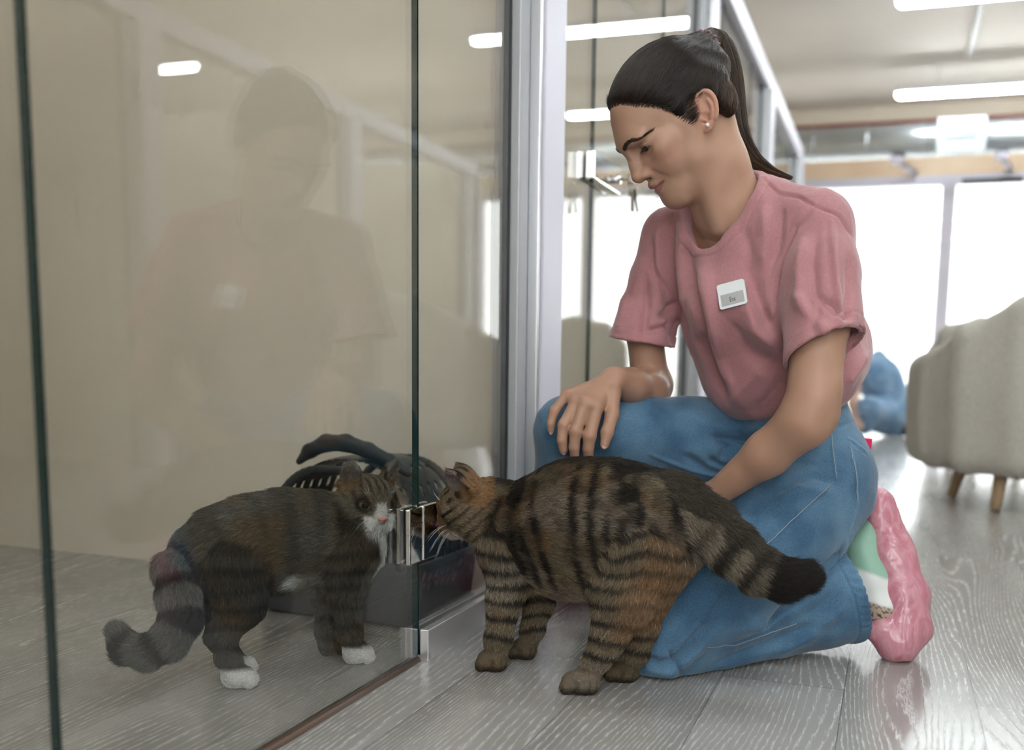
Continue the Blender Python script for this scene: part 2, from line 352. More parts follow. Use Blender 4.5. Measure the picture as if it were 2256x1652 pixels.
# glass: fixed pane before each post (0.38 m), door before that, fixed pane after the post (0.35 m)
HZ = [0.218]
def hinge(parent, y, z, x=0.0, s=1):
    """chrome glass-to-glass hinge: bevelled square plates on both faces, a knuckle between"""
    def part(name, lo, hi, bev=.0015): return box_obj(name, lo, hi, CHROME, parent, bev)
    h = .0455
    part('hinge_plate', (x + .0005, y - .047, z - h), (x + .010, y - .0035, z + h), .0022)
    part('hinge_plate', (x + .0005, y + .0005, z - h), (x + .011, y + .056, z + h), .0022)
    part('hinge_plate', (x - .019, y - .042, z - h), (x - .0105, y - .0035, z + h), .0022)
    part('hinge_plate', (x - .019, y + .0005, z - h), (x - .0105, y + .056, z + h), .0022)
    part('hinge_knuckle', (x + .0005, y - .0030, z - h + .003), (x + .0085, y, z + h - .003), .0006)
    # inset pivot block outline on the door plate
    bm = bmesh.new(); a, b, c, d = y - .030, y - .0042, z - .0205, z + .0205; t = .0009
    for lo, hi in (((a, c), (a + t, d)), ((a, c), (b, c + t)), ((a, d - t), (b, d))):
        bm_box(bm, (x + .0108, lo[0], lo[1]), (x + .0113, hi[0], hi[1]))
    me = bpy.data.meshes.new('hinge_groove'); bm.to_mesh(me); bm.free(); link('hinge_groove', me, BLACK_RUBBER, parent)
JY = 1.440
W1 = pane('window_11', JY + .002, posts[2] + .008, .012, RAIL_Z - .1); struct(W1)
D1 = pane('door_1', .700, JY - .002, .008, RAIL_Z - .1); struct(D1)
hinge(D1, JY, HZ[0]); hinge(D1, JY, 1.75)
W0 = pane('window_12', .30, .697, .012, RAIL_Z - .1); struct(W0)
W00 = pane('window_13', -1.49, .297, .012, RAIL_Z - .1); struct(W00)
# chrome floor channel carrying the fixed pane
bm = bmesh.new(); y0, y1 = JY + .003, posts[2] + .01
bm_box(bm, (.0012, y0, 0), (.0175, y1, .054), 0, .0015); bm_box(bm, (-.027, y0, 0), (-.0112, y1, .054), 0, .0015); bm_box(bm, (-.0112, y0, 0), (.0012, y1, .010), 0)
me = bpy.data.meshes.new('floor_channel'); bm.to_mesh(me); bm.free()
tag(link('floor_channel', me, CHANNEL), 'polished chrome channel holding the narrow fixed glass pane at the floor', 'floor channel')
THR = mat('brown_threshold', (0.16, 0.085, 0.05), 0.35)
bm = bmesh.new(); tube_mesh(bm, [(-.004, -1.4, .0), (-.004, JY, .0)], .009, 10); me = bpy.data.meshes.new('trim'); bm.to_mesh(me); bm.free()
tn[0] += 1; struct(link('trim_%d' % (tn[0] + 1), me, THR))
# second booth: fixed pane, door with lock
Y2 = posts[2] + PW
W2 = struct(pane('window_14', Y2 - .008, 2.382, .012, RAIL_Z - .1))
D2 = struct(pane('door_2', 2.386, 3.10, .012, RAIL_Z - .1))
W3 = struct(pane('window_15', 3.104, posts[3] + .008, .012, RAIL_Z - .1))
for k in (3, 4):
    a = posts[k] + PW; b = (posts + [7.15])[k + 1]
    struct(pane('window_%d' % (16 + k), a - .008, a + .36, .012, RAIL_Z - .1)); struct(pane('door_%d' % k, a + .364, b - .38, .012, RAIL_Z - .1)); struct(pane('window_%d' % (26 + k), b - .376, b + .008, .012, RAIL_Z - .1))
for k in range(-1, 6):   # opposite row
    pp_ = posts + [7.15]; a = (YB + .02) if k < 0 else pp_[k] + PW
    if k + 1 >= len(pp_): break
    b = pp_[k + 1]
    if b - a < .3 or k > 2: continue
    struct(pane('window_%d' % (40 + k), a - .008, b + .008, .012, RAIL_Z - .1, 2.51))
# end return panes at the open end of the booths
struct(box_obj('window_60', (XL, 7.22, .012), (-.06, 7.23, RAIL_Z), [GLASS]))
# lock with keys on the second booth's glass door
lock = box_obj('lock_body', (.001, 2.31, .940), (.026, 2.545, 1.008), CHROME, D2, .004)
box_obj('lock_plate', (-.032, 2.31, .940), (-.012, 2.545, 1.008), CHROME, D2, .004)
bm = bmesh.new(); tube_mesh(bm, [(.022, 2.47, .965), (.046, 2.47, .965)], .011, 16); me = bpy.data.meshes.new('lock_cylinder'); bm.to_mesh(me); bm.free(); link('lock_cylinder', me, CHROME, lock)
KEYM = mat('nickel_key', (0.36, 0.33, 0.28), 0.3, 0.9)
def key(root, y0, rz, nm='key'):
    bm = bmesh.new()
    bm_box(bm, (-.0012, -.0105, -.020), (.0012, .0105, .0), 0, .0008); bm_box(bm, (-.0011, -.0042, -.056), (.0011, .0042, -.019))
    for k in range(4): bm_box(bm, (-.001, .0042, -.052 + .008 * k), (.001, .0062, -.048 + .008 * k))
    bmesh.ops.transform(bm, matrix=Matrix.Translation(root) @ Matrix.Rotation(rz, 4, 'Z') @ Matrix.Rotation(math.radians(-12), 4, 'Y'), verts=bm.verts[:])
    me = bpy.data.meshes.new(nm); bm.to_mesh(me); bm.free(); return link(nm, me, KEYM, lock)
tube_obj('key_bow', [(.046, 2.47, .965), (.072, 2.47, .965)], .0032, KEYM, lock)
bm = bmesh.new(); bm_box(bm, (.066, 2.459, .953), (.083, 2.481, .978), 0, .004); me = bpy.data.meshes.new('key_head'); bm.to_mesh(me); bm.free(); link('key_head', me, KEYM, lock)
ring = [(.079 + .014 * math.cos(a), 2.47, .950 + .014 * math.sin(a)) for a in np.linspace(0, 2 * math.pi, 17)]
tube_obj('key_ring', ring, .0012, CHROME, lock, 6)
key((.082, 2.47, .940), 0, math.radians(40)); key((.078, 2.472, .942), 0, math.radians(100))
# ------------------------------------------------------------------ smooth solid modelling: fields on a grid, meshed by surface nets
V3 = lambda *a: np.array(a, dtype=np.float64)
def unit(v): v = np.asarray(v, float); return v / max(np.linalg.norm(v), 1e-9)
def smin(a, b, k):
    if k <= 0: return np.minimum(a, b)
    h = np.maximum(k - np.abs(a - b), 0.0) / k
    return np.minimum(a, b) - h * h * k * 0.25
def smax(a, b, k): return -smin(-a, -b, k)
class Solid:
    def __init__(s, lo, hi, vox):
        s.lo = np.array(lo, float); s.vox = vox
        s.n = np.ceil((np.array(hi, float) - s.lo) / vox).astype(int) + 1
        s.f = np.full(tuple(s.n), 0.05, np.float32)
        s.ax = [(s.lo[i] + vox * np.arange(s.n[i])).astype(np.float32) for i in range(3)]
    def sub(s, lo, hi):
        a = np.clip(np.floor((np.array(lo) - s.lo) / s.vox).astype(int), 0, s.n); b = np.clip(np.ceil((np.array(hi) - s.lo) / s.vox).astype(int) + 1, 0, s.n)
        if np.any(b <= a): return None, None
        sl = tuple(slice(a[i], b[i]) for i in range(3))
        return sl, (s.ax[0][sl[0]][:, None, None], s.ax[1][sl[1]][None, :, None], s.ax[2][sl[2]][None, None, :])
    def op(s, lo, hi, fn, mode, k):
        m = max(k, 3 * s.vox) + 0.004
        sl, P = s.sub(np.array(lo) - m, np.array(hi) + m)
        if sl is None: return
        d = fn(*P).astype(np.float32); c = s.f[sl]
        s.f[sl] = smin(c, d, k) if mode == '+' else smax(c, -d, k) if mode == '-' else smax(c, d, k)
    def cone(s, a, b, ra, rb, k=0.01, mode='+', flat=None, fs=1.0):
        """tapered limb from a to b; flat = direction squeezed by factor fs (>1 is thinner)"""
        a = np.array(a, float); b = np.array(b, float); ab = b - a; L2 = max(ab @ ab, 1e-12); R = max(ra, rb)
        if flat is not None: flat = unit(flat - (flat @ unit(ab)) * unit(ab)) if np.linalg.norm(ab) > 1e-6 else unit(flat)
        def fn(x, y, z):
            px, py, pz = x - a[0], y - a[1], z - a[2]
            t = np.clip((px * ab[0] + py * ab[1] + pz * ab[2]) / L2, 0, 1)
            qx, qy, qz = px - t * ab[0], py - t * ab[1], pz - t * ab[2]
            r = ra + (rb - ra) * t
            d2 = qx * qx + qy * qy + qz * qz
            if flat is not None:
                e = qx * flat[0] + qy * flat[1] + qz * flat[2]; d2 = d2 + e * e * (fs * fs - 1)
                return (np.sqrt(d2) - r) / (1 if fs < 1 else (1 + (fs - 1) * .5))
            return np.sqrt(d2) - r
        s.op(np.minimum(a, b) - R * (1 / min(fs, 1)), np.maximum(a, b) + R * (1 / min(fs, 1)), fn, mode, k)
    def chain(s, pts, rad, k=0.01, mode='+', flat=None, fs=1.0):
        for i in range(len(pts) - 1): s.cone(pts[i], pts[i + 1], rad[i], rad[i + 1], k, mode, flat, fs)
    def ell(s, c, r, M=None, k=0.01, mode='+'):
        """ellipsoid; M rows are its axes in world space"""
        c = np.array(c, float); r = np.array(r, float); M = np.eye(3) if M is None else np.array(M, float)
        def fn(x, y, z):
            px, py, pz = x - c[0], y - c[1], z - c[2]; k0 = 0; k1 = 0
            for i in range(3):
                q = (px * M[i][0] + py * M[i][1] + pz * M[i][2]) / r[i]; k0 = k0 + q * q; k1 = k1 + (q / r[i]) ** 2
            k0 = np.sqrt(k0); return k0 * (k0 - 1) / np.sqrt(np.maximum(k1, 1e-12))
        ext = np.sqrt(((M * r[:, None]) ** 2).sum(0))
        s.op(c - ext, c + ext, fn, mode, k)
    def fnop(s, lo, hi, fn, mode='+', k=0.0): s.op(lo, hi, fn, mode, k)
    def cut(s, p, n, k=0.0, mode='&'):          # keep the side the normal points away from
        p = np.array(p, float); n = unit(n)
        s.f[:] = smax(s.f, ((s.ax[0][:, None, None] - p[0]) * n[0] + (s.ax[1][None, :, None] - p[1]) * n[1] + (s.ax[2][None, None, :] - p[2]) * n[2]).astype(np.float32), k)
    def floor_clip(s, z=0.0): s.cut((0, 0, z), (0, 0, -1))
    def mesh(s, smooth=0):
        f = s.f
        f[0], f[-1] = 0.05, 0.05; f[:, 0], f[:, -1] = 0.05, 0.05; f[:, :, 0], f[:, :, -1] = 0.05, 0.05
        ins = f < 0
        c = ins[:-1, :-1, :-1].astype(np.int8)
        for dx, dy, dz in ((1,0,0),(0,1,0),(0,0,1),(1,1,0),(1,0,1),(0,1,1),(1,1,1)):
            c += ins[dx:f.shape[0] - 1 + dx, dy:f.shape[1] - 1 + dy, dz:f.shape[2] - 1 + dz]
        act = np.argwhere((c > 0) & (c < 8)); del c
        idx = np.full(tuple(np.array(f.shape) - 1), -1, np.int32); idx[tuple(act.T)] = np.arange(len(act))
        corners = [(0,0,0),(1,0,0),(0,1,0),(1,1,0),(0,0,1),(1,0,1),(0,1,1),(1,1,1)]
        val = np.stack([f[act[:, 0] + dx, act[:, 1] + dy, act[:, 2] + dz] for dx, dy, dz in corners], 1)
        acc = np.zeros((len(act), 3)); cnt = np.zeros(len(act)); co = np.array(corners, float)
        for a, b in ((0,1),(2,3),(4,5),(6,7),(0,2),(1,3),(4,6),(5,7),(0,4),(1,5),(2,6),(3,7)):
            va, vb = val[:, a], val[:, b]; m = (va < 0) != (vb < 0)
            t = np.where(m, va / np.where(m, va - vb, 1), 0)[:, None]
            acc += np.where(m[:, None], co[a] + t * (co[b] - co[a]), 0); cnt += m
        verts = s.lo + (act + acc / cnt[:, None]) * s.vox
        quads = []
        for axis in range(3):
            sh = [0, 0, 0]; sh[axis] = 1
            A = ins[:f.shape[0] - sh[0], :f.shape[1] - sh[1], :f.shape[2] - sh[2]]; B = ins[sh[0]:, sh[1]:, sh[2]:]
            for flip in (0, 1):
                e = np.argwhere(A & ~B if not flip else ~A & B)
                u, v = (axis + 1) % 3, (axis + 2) % 3
                q = []
                for du, dv in ((0, 0), (-1, 0), (-1, -1), (0, -1)):
                    p = e.copy(); p[:, u] += du; p[:, v] += dv; q.append(idx[p[:, 0], p[:, 1], p[:, 2]])
                q = np.stack(q, 1)
                if flip: q = q[:, ::-1]
                quads.append(q)
        quads = np.concatenate(quads)
        if smooth:
            for _ in range(smooth):
                s1 = np.zeros_like(verts); n1 = np.zeros(len(verts))
                for a in range(4):
                    i, j = quads[:, a], quads[:, (a + 1) % 4]
                    for d in range(3): s1[:, d] += np.bincount(i, verts[j, d], len(verts)) + np.bincount(j, verts[i, d], len(verts))
                    n1 += np.bincount(i, minlength=len(verts)) + np.bincount(j, minlength=len(verts))
                verts = verts * 0.5 + 0.5 * s1 / np.maximum(n1, 1)[:, None]
        return verts, quads
def drop_small(verts, quads, keep=1):
    """keep only the largest connected pieces"""
    lab = np.arange(len(verts))
    while True:
        m = lab[quads].min(1); new = lab.copy()
        for a in range(4): np.minimum.at(new, quads[:, a], m)
        new = new[new]
        if (new == lab).all(): break
        lab = new
    r, n = np.unique(lab, return_counts=True); big = r[np.argsort(-n)[:keep]]
    ok = np.isin(lab, big); mp = np.cumsum(ok) - 1
    return verts[ok], mp[quads[ok[quads[:, 0]]]]
def np_mesh(name, verts, quads, colors=None):
    me = bpy.data.meshes.new(name); n = len(verts); q = len(quads)
    me.vertices.add(n); me.vertices.foreach_set('co', verts.astype(np.float32).ravel())
    me.loops.add(q * 4); me.loops.foreach_set('vertex_index', quads.astype(np.int32).ravel())
    me.polygons.add(q); me.polygons.foreach_set('loop_start', np.arange(0, q * 4, 4, dtype=np.int32))
    try: me.polygons.foreach_set('loop_total', np.full(q, 4, np.int32))
    except Exception: pass
    me.polygons.foreach_set('use_smooth', np.ones(q, bool)); me.update(calc_edges=True); me.validate()
    if colors is not None:
        a = me.color_attributes.new('tone', 'FLOAT_COLOR', 'POINT')
        a.data.foreach_set('color', np.concatenate([colors, np.ones((n, 1))], 1).astype(np.float32).ravel())
    return me
def solid_obj(name, s, mats, parent=None, smooth=1, colorfn=None, keep=0):
    v, q = s.mesh(smooth)
    if keep: v, q = drop_small(v, q, keep)
    return link(name, np_mesh(name, v, q, colorfn(v) if colorfn else None), mats, parent)
def tone_mat(name, rough=0.5, **kw):
    m = mat(name, (1, 1, 1), rough, 0.0, **kw); a = nd(m, 'ShaderNodeAttribute', attribute_name='tone')
    lk(m, a.outputs['Color'], m.node_tree.nodes['Principled BSDF'].inputs['Base Color']); return m
# value noise for patterns
_perm = np.random.default_rng(3).random((32, 32, 32)).astype(np.float32)
def vnoise(p, scale):
    q = np.asarray(p) * scale + 100.0; i = np.floor(q).astype(int); f = q - i; f = f * f * (3 - 2 * f); r = 0
    for dx in (0, 1):
        for dy in (0, 1):
            for dz in (0, 1):
                w = (f[:, 0] if dx else 1 - f[:, 0]) * (f[:, 1] if dy else 1 - f[:, 1]) * (f[:, 2] if dz else 1 - f[:, 2])
                r = r + w * _perm[(i[:, 0] + dx) % 32, (i[:, 1] + dy) % 32, (i[:, 2] + dz) % 32]
    return r
def sstep(a, b, x): t = np.clip((x - a) / (b - a), 0, 1); return t * t * (3 - 2 * t)
def mixc(a, b, t): return a + (np.asarray(b) - a) * np.asarray(t)[:, None]
# strands
def sample_surface(me, n, seed=1):
    me.calc_loop_triangles(); nt = len(me.loop_triangles); tri = np.empty(nt * 3, np.int32); me.loop_triangles.foreach_get('vertices', tri); tri = tri.reshape(-1, 3)
    co = np.empty(len(me.vertices) * 3, np.float32); me.vertices.foreach_get('co', co); co = co.reshape(-1, 3)
    nr = np.empty(len(me.vertices) * 3, np.float32); me.vertices.foreach_get('normal', nr); nr = nr.reshape(-1, 3)
    a, b, c = co[tri[:, 0]], co[tri[:, 1]], co[tri[:, 2]]; area = np.linalg.norm(np.cross(b - a, c - a), axis=1)
    g = np.random.default_rng(seed); i = g.choice(nt, n, p=area / area.sum()); u, v = g.random(n), g.random(n); m = u + v > 1; u[m], v[m] = 1 - u[m], 1 - v[m]; w = 1 - u - v
    f = lambda X: X[tri[i, 0]] * w[:, None] + X[tri[i, 1]] * u[:, None] + X[tri[i, 2]] * v[:, None]
    p, nn = f(co), f(nr); return p.astype(float), nn / np.maximum(np.linalg.norm(nn, axis=1, keepdims=True), 1e-6)
def strands_obj(name, pts, radii, colors, material, parent=None):
    """pts (N, K, 3), radii (K,) or (N, K), colors (N, 3)"""
    N, K = pts.shape[:2]; hc = bpy.data.hair_curves.new(name); hc.add_curves([K] * N)
    hc.attributes['position'].data.foreach_set('vector', pts.astype(np.float32).ravel())
    ra = hc.attributes.get('radius') or hc.attributes.new('radius', 'FLOAT', 'POINT')
    ra.data.foreach_set('value', np.broadcast_to(radii, (N, K)).astype(np.float32).ravel())
    ca = hc.attributes.new('tone', 'FLOAT_COLOR', 'CURVE'); ca.data.foreach_set('color', np.concatenate([colors, np.ones((N, 1))], 1).astype(np.float32).ravel())
    return link(name, hc, material, parent)
def rot_about(p, c, axis, ang):
    axis = unit(axis); v = np.asarray(p) - c
    return c + v * math.cos(ang) + np.cross(axis, v) * math.sin(ang) + axis * (axis @ v) * (1 - math.cos(ang))
# ------------------------------------------------------------------ cats
FUR = tone_mat('cat_fur', 0.62); FUR.node_tree.nodes['Principled BSDF'].inputs['Specular IOR Level'].default_value = 0.25
SKINFUR = tone_mat('cat_undercoat', 0.9); SKINFUR.node_tree.nodes['Principled BSDF'].inputs['Specular IOR Level'].default_value = 0.1
WHISK = mat('whisker_white', (0.85, 0.85, 0.85), 0.4)
EYE_BLACK = mat('eye_pupil_black', (0.004, 0.004, 0.004), 0.05)
def pxm(r, D): return r * D / FPX
class Bones:
    def __init__(s): s.a = []; s.b = []; s.ra = []; s.rb = []; s.kind = []; s.t0 = []; s.t1 = []
    def add(s, pts, rad, kind):
        t = 0.0
        for i in range(len(pts) - 1):
            L = np.linalg.norm(pts[i + 1] - pts[i]); s.a.append(pts[i]); s.b.append(pts[i + 1]); s.ra.append(rad[i]); s.rb.append(rad[i + 1]); s.kind.append(kind); s.t0.append(t); s.t1.append(t + L); t += L
    def query(s, p):
        best = np.full(len(p), 1e9); bi = np.zeros(len(p), int); bt = np.zeros(len(p)); fl = np.zeros_like(p); ws = np.zeros(len(p))
        for i in range(len(s.a)):
            ab = s.b[i] - s.a[i]; t = np.clip((p - s.a[i]) @ ab / (ab @ ab), 0, 1)
            r = s.ra[i] + (s.rb[i] - s.ra[i]) * t; d = np.linalg.norm(p - s.a[i] - t[:, None] * ab, axis=1) - r
            w = np.exp(-np.clip(d + 0.02, 0, 1) / 0.006); fl += w[:, None] * unit(ab); ws += w
            m = d < best; best[m] = d[m]; bi[m] = i; bt[m] = t[m]
        kinds = np.array(s.kind)[bi]; tt = np.array(s.t0)[bi] + bt * (np.array(s.t1) - np.array(s.t0))[bi]
        return kinds, tt, fl / np.maximum(np.linalg.norm(fl, axis=1, keepdims=True), 1e-9)
def build_cat(spec):
    S = spec; lat = unit(S['lat']); F = unit(S['F']); hc = W(*S['head']); Rt = unit(np.cross(F, (0, 0, 1))); U = np.cross(Rt, F); hs = S['hs']
    B = Bones()
    lo, hi = S['lo'], S['hi']; s = Solid(lo, hi, 0.0023)
    def P(n): return W(n[0], n[1], n[3])
    def R(n, sh=0.0035): return pxm(n[2], n[3]) - sh
    tor = S['torso']; tp = [P(n) for n in tor]; tr = [R(n, .004) for n in tor]
    s.chain(tp, tr, 0.03, flat=lat, fs=1.38)
    B.add([hc] + tp, [0.04 * hs] + [r * .8 for r in tr], 'torso')
    for leg in S['legs']:
        pts = [P(n) for n in leg['n']]; rad = [R(n, .003) for n in leg['n']]
        f0 = at_z(*leg['paw'], 0.0); pr = leg['pr']; toe = unit(leg['toe']); pc = f0 + V3(0, 0, pr * .92)
        s.cone(pts[0], pts[1], rad[0], rad[1], 0.028, flat=lat, fs=1.45)
        s.chain(pts[1:] + [pc - toe * pr * .3], rad[1:] + [pr * .95], 0.014)
        s.cone(pc - toe * pr * leg.get('heel', .4), pc + toe * pr * .55, pr * 1.0, pr * .95, 0.01)
        sd = unit(np.cross(toe, (0, 0, 1)))
        for j, o in enumerate((-1.5, -.5, .5, 1.5)):
            c = pc + toe * pr * (1.12 - .14 * abs(o)) + sd * o * pr * .50; c[2] = pr * .58
            s.ell(c, (pr * .60, pr * .29, pr * .56), [toe, sd, (0, 0, 1)], 0.0022)
        B.add(pts + [pc, pc + toe * pr], rad + [pr, pr * .8], 'leg')
    tl = [P(n) for n in S['tail']]; trd = [R(n, S['tsh']) for n in S['tail']]; tlen = sum(np.linalg.norm(tl[i + 1] - tl[i]) for i in range(len(tl) - 1))
    s.chain(tl, trd, 0.014); B.add(tl, [r * 1.05 for r in trd], 'tail')
    # head
    hp = lambda f, r, u: hc + (F * f + Rt * r + U * u) * hs
    s.ell(hc, np.array((.044, .043, .040)) * hs, [F, Rt, U], 0.02)
    s.ell(hp(.012, 0, -.018), np.array((.034, .051, .028)) * hs, [F, Rt, U], 0.02)          # jaw and cheeks
    s.ell(hp(.022, 0, .016), np.array((.028, .030, .022)) * hs, [F, Rt, U], 0.015)          # brow
    s.cone(hp(.030, 0, .004), hp(.051, 0, -.008), .018 * hs, .0105 * hs, 0.012)             # bridge
    for q in (-1, 1): s.ell(hp(.043, q * .0115, -.020), np.array((.0165, .0145, .0120)) * hs, [F, Rt, U], 0.006)   # whisker pads
    s.ell(hp(.037, 0, -.031), np.array((.016, .014, .010)) * hs, [F, Rt, U], 0.006)          # chin
    s.ell(hp(.0555, 0, -.0095), np.array((.006, .0075, .005)) * hs, [F, Rt, U], 0.003)       # nose
    for q in (-1, 1):
        s.ell(hp(.0385, q * .024, .007), np.array((.011, .012, .0085)) * hs, [F, Rt, U], 0.004, '-') if q not in S.get('closed', ()) else s.ell(hp(.033, q * .021, .006), np.array((.012, .0125, .011)) * hs, [F, Rt, U], 0.006)   # sockets, or a shut lid
    for q, ear in zip((-1, 1), S['ears']):
        eb = hp(*ear[0]); et = hp(*ear[1]); fn = unit(F * ear[2][0] + Rt * ear[2][1] + U * ear[2][2]); ax = unit(et - eb); fn = unit(fn - (fn @ ax) * ax); w = np.cross(ax, fn)
        h = np.linalg.norm(et - eb); r0 = S.get('er', .0215) * hs
        s.cone(eb, eb + ax * h * .55, r0, r0 * .72, 0.006, flat=fn, fs=1.5); s.cone(eb + ax * h * .5, et, r0 * .75, r0 * .16, 0.006, flat=fn, fs=1.7)
        off = fn * .0085 * hs
        s.cone(eb + off + ax * h * .10, eb + ax * h * .55 + off * .95, r0 * .80, r0 * .56, 0.003, '-', flat=fn, fs=1.5)
        s.cone(eb + ax * h * .5 + off * .95, et + off * .85 - ax * .004, r0 * .56, r0 * .1, 0.003, '-', flat=fn, fs=1.6)
    s.floor_clip(0.0005)
    v, q = s.mesh(1)
    env = dict(tlen=tlen, B=B, hc=hc, F=F, Rt=Rt, U=U, hs=hs, tp=tp, lat=lat, ears=[(hp(*e[0]), hp(*e[1]), unit(F * e[2][0] + Rt * e[2][1] + U * e[2][2])) for e in S['ears']], paws=[at_z(*l['paw'], 0) for l in S['legs']])
    tm = np_mesh('tmp', v, q); vn = np.empty(len(v) * 3, np.float32); tm.vertices.foreach_get('normal', vn); bpy.data.meshes.remove(tm)
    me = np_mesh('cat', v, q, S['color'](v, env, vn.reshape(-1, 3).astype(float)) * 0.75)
    root = link('cat', me, SKINFUR); tag(root, S['label'], 'cat')
    # fur
    n = S['count']; p, nn = sample_surface(me, n, 5); kinds, tt, fl = B.query(p)
    hl = (p - hc) / hs; hf, hr, hu = hl @ F, hl @ Rt, hl @ U
    hd = np.linalg.norm(hl, axis=1); inhead = (hd < .075) & (hf > -.03)
    hw = np.clip((.075 - hd) / .03, 0, 1) * (hf > -.035)
    away = p - hp(.056, 0, -.010); away /= np.maximum(np.linalg.norm(away, axis=1, keepdims=True), 1e-6)
    fl = fl * (1 - hw[:, None]) + away * hw[:, None]
    L = np.where(kinds == 'leg', .0085, np.where(kinds == 'tail', S['tfl'] / S.get('fl', 1.0), .0145)) * S.get('fl', 1.0)
    zlow = sstep(0.17, 0.10, p[:, 2]) * (kinds == 'torso'); L = L * (1 + .5 * zlow)
    L = np.where(kinds == 'leg', L * (1 + .7 * sstep(.10, .18, p[:, 2])), L)
    L = L * (1 - hw) + hw * (.0035 + .011 * np.clip(hd / .06 - .45, 0, 1)) * (1 - .6 * sstep(.03, .05, hf))
    ear_m = np.zeros(n, bool); inner = np.zeros(n)
    for (eb, et, fn) in env['ears']:
        ax = et - eb; t = (p - eb) @ ax / (ax @ ax); d = np.linalg.norm(p - eb - np.clip(t, 0, 1)[:, None] * ax, axis=1)
        m = (t > .12) & (d < .027 * hs); ear_m |= m; inner = np.maximum(inner, m * ((nn @ fn) > .30) * (d < .0155 * hs))
        fl[m] = unit(ax) + .15 * fn
    L = np.where(ear_m, .0038 + .007 * inner, L); L = L * (.42 + .58 * sstep(.026, .050, p[:, 2]))
    keep = (rng.random(n) > inner * S.get('bare', .75)) & (np.sqrt((hf - .0600) ** 2 + hr ** 2 + (hu + .0105) ** 2) > .0095)
    for q_ in [w_ for w_ in (-1, 1) if w_ not in S.get('closed', ())]: keep &= np.sqrt((hf - .036) ** 2 + (hr - q_ * .022) ** 2 + (hu - .007) ** 2) > .0118 * S.get('eyeclear', 1)
    keep &= p[:, 2] > .002
    tan = fl - (fl * nn).sum(1, keepdims=True) * nn; tan /= np.maximum(np.linalg.norm(tan, axis=1, keepdims=True), 1e-6)
    g = np.random.default_rng(11); clump = vnoise(p, 90) - .5; clump2 = vnoise(p + 7.7, 90) - .5
    side = np.cross(nn, tan)
    lift = (.33 + .22 * g.standard_normal(n) * .6 + .25 * clump) * (1 + .5 * (kinds == 'tail')); lift = np.where(ear_m, .25, lift)
    L = L * (0.55 + 0.6 * g.random(n) ** .7); sw = .22 * g.standard_normal(n) + .7 * clump2
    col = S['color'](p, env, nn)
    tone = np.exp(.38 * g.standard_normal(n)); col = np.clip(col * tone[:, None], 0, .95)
    d0 = tan * np.cos(lift)[:, None] + nn * np.sin(lift)[:, None] * 1.25 + side * (sw * .5)[:, None]
    d1 = tan + nn * (lift * .35)[:, None] + side * sw[:, None] + V3(0, 0, -.12)
    d0 /= np.linalg.norm(d0, axis=1, keepdims=True); d1 /= np.linalg.norm(d1, axis=1, keepdims=True)
    K = 4; pts = np.empty((n, K, 3)); pts[:, 0] = p - nn * .0006
    for k in range(1, K):
        t = k / (K - 1); pts[:, k] = pts[:, k - 1] + (d0 * (1 - t) + d1 * t) * (L / (K - 1))[:, None]
    pts[:, :, 2] = np.maximum(pts[:, :, 2], .0006)
    keep &= np.isfinite(pts).all((1, 2))
    strands_obj('fur', pts[keep], np.array([.00030, .00027, .00019, .00005]), col[keep], FUR, root)
    # eyes
    for q_ in (-1, 1):
        if q_ in S.get('closed', ()): continue
        ec = hp(.0318, q_ * .0200, .006); out = unit(F + Rt * q_ * .42 + U * .05)
        bm = bmesh.new(); bmesh.ops.create_uvsphere(bm, u_segments=24, v_segments=16, radius=.0112 * hs)
        me2 = bpy.data.meshes.new('eye'); bm.to_mesh(me2); bm.free(); e = link('eye', me2, S['iris'], root, True)
        e.location = Vector(ec)
        bm = bmesh.new(); bmesh.ops.create_uvsphere(bm, u_segments=20, v_segments=12, radius=.005 * hs)
        side_ = unit(np.cross(out, U)); 
        pc = ec + out * .0093 * hs
        MM = Matrix([[*side_], [*np.cross(side_, out)], [*out]]).transposed().to_4x4()
        bmesh.ops.transform(bm, matrix=Matrix.Translation(Vector(pc)) @ MM @ Matrix.Diagonal((1.15, 1.2, .50, 1)), verts=bm.verts[:])
        me2 = bpy.data.meshes.new('pupil'); bm.to_mesh(me2); bm.free(); pu = link('pupil', me2, EYE_BLACK, None, True)
        pu.parent = e; pu.matrix_parent_inverse = Matrix.Translation(-e.location)
        # lids
        ls = Solid(ec - .018 * hs, ec + .018 * hs, .0009)
        ls.ell(ec, np.full(3, .0124 * hs), None, 0)
        a_up = unit(U * 1.0 - out * S['lid'][0]); ls2 = ls
        up_c = (ec + out * .0124 * hs * 0 + U * S['lid'][1] * hs)
        # keep only what lies above the upper lid line or below the lower one
        X, Y, Z = np.meshgrid(*ls.ax, indexing='ij'); Q = np.stack([X - ec[0], Y - ec[1], Z - ec[2]], -1) / hs
        uu = Q @ U; fo = Q @ out; ss = Q @ unit(np.cross(out, U)) * q_
        slit = np.maximum(uu - (.0062 - 30 * ss ** 2 - S['lid'][0] * np.abs(ss - 0.006)), -(uu + .0056 - 26 * ss ** 2))
        gap = np.maximum(slit, -(fo - .002)) * hs
        inner_ = (np.linalg.norm(Q, axis=-1) - .0114) * hs
        ls.f = np.maximum(np.maximum(ls.f, -inner_), -gap).astype(np.float32)
        v2, q2 = ls.mesh(1); cc = np.tile(np.array(S['lidcol']), (len(v2), 1))
        if len(v2): link('eyelid', np_mesh('eyelid', v2, q2, cc), SKINFUR, root)
    # nose leather
    ns = Solid(hp(.056, 0, -.01) - .014, hp(.056, 0, -.01) + .014, .0008)
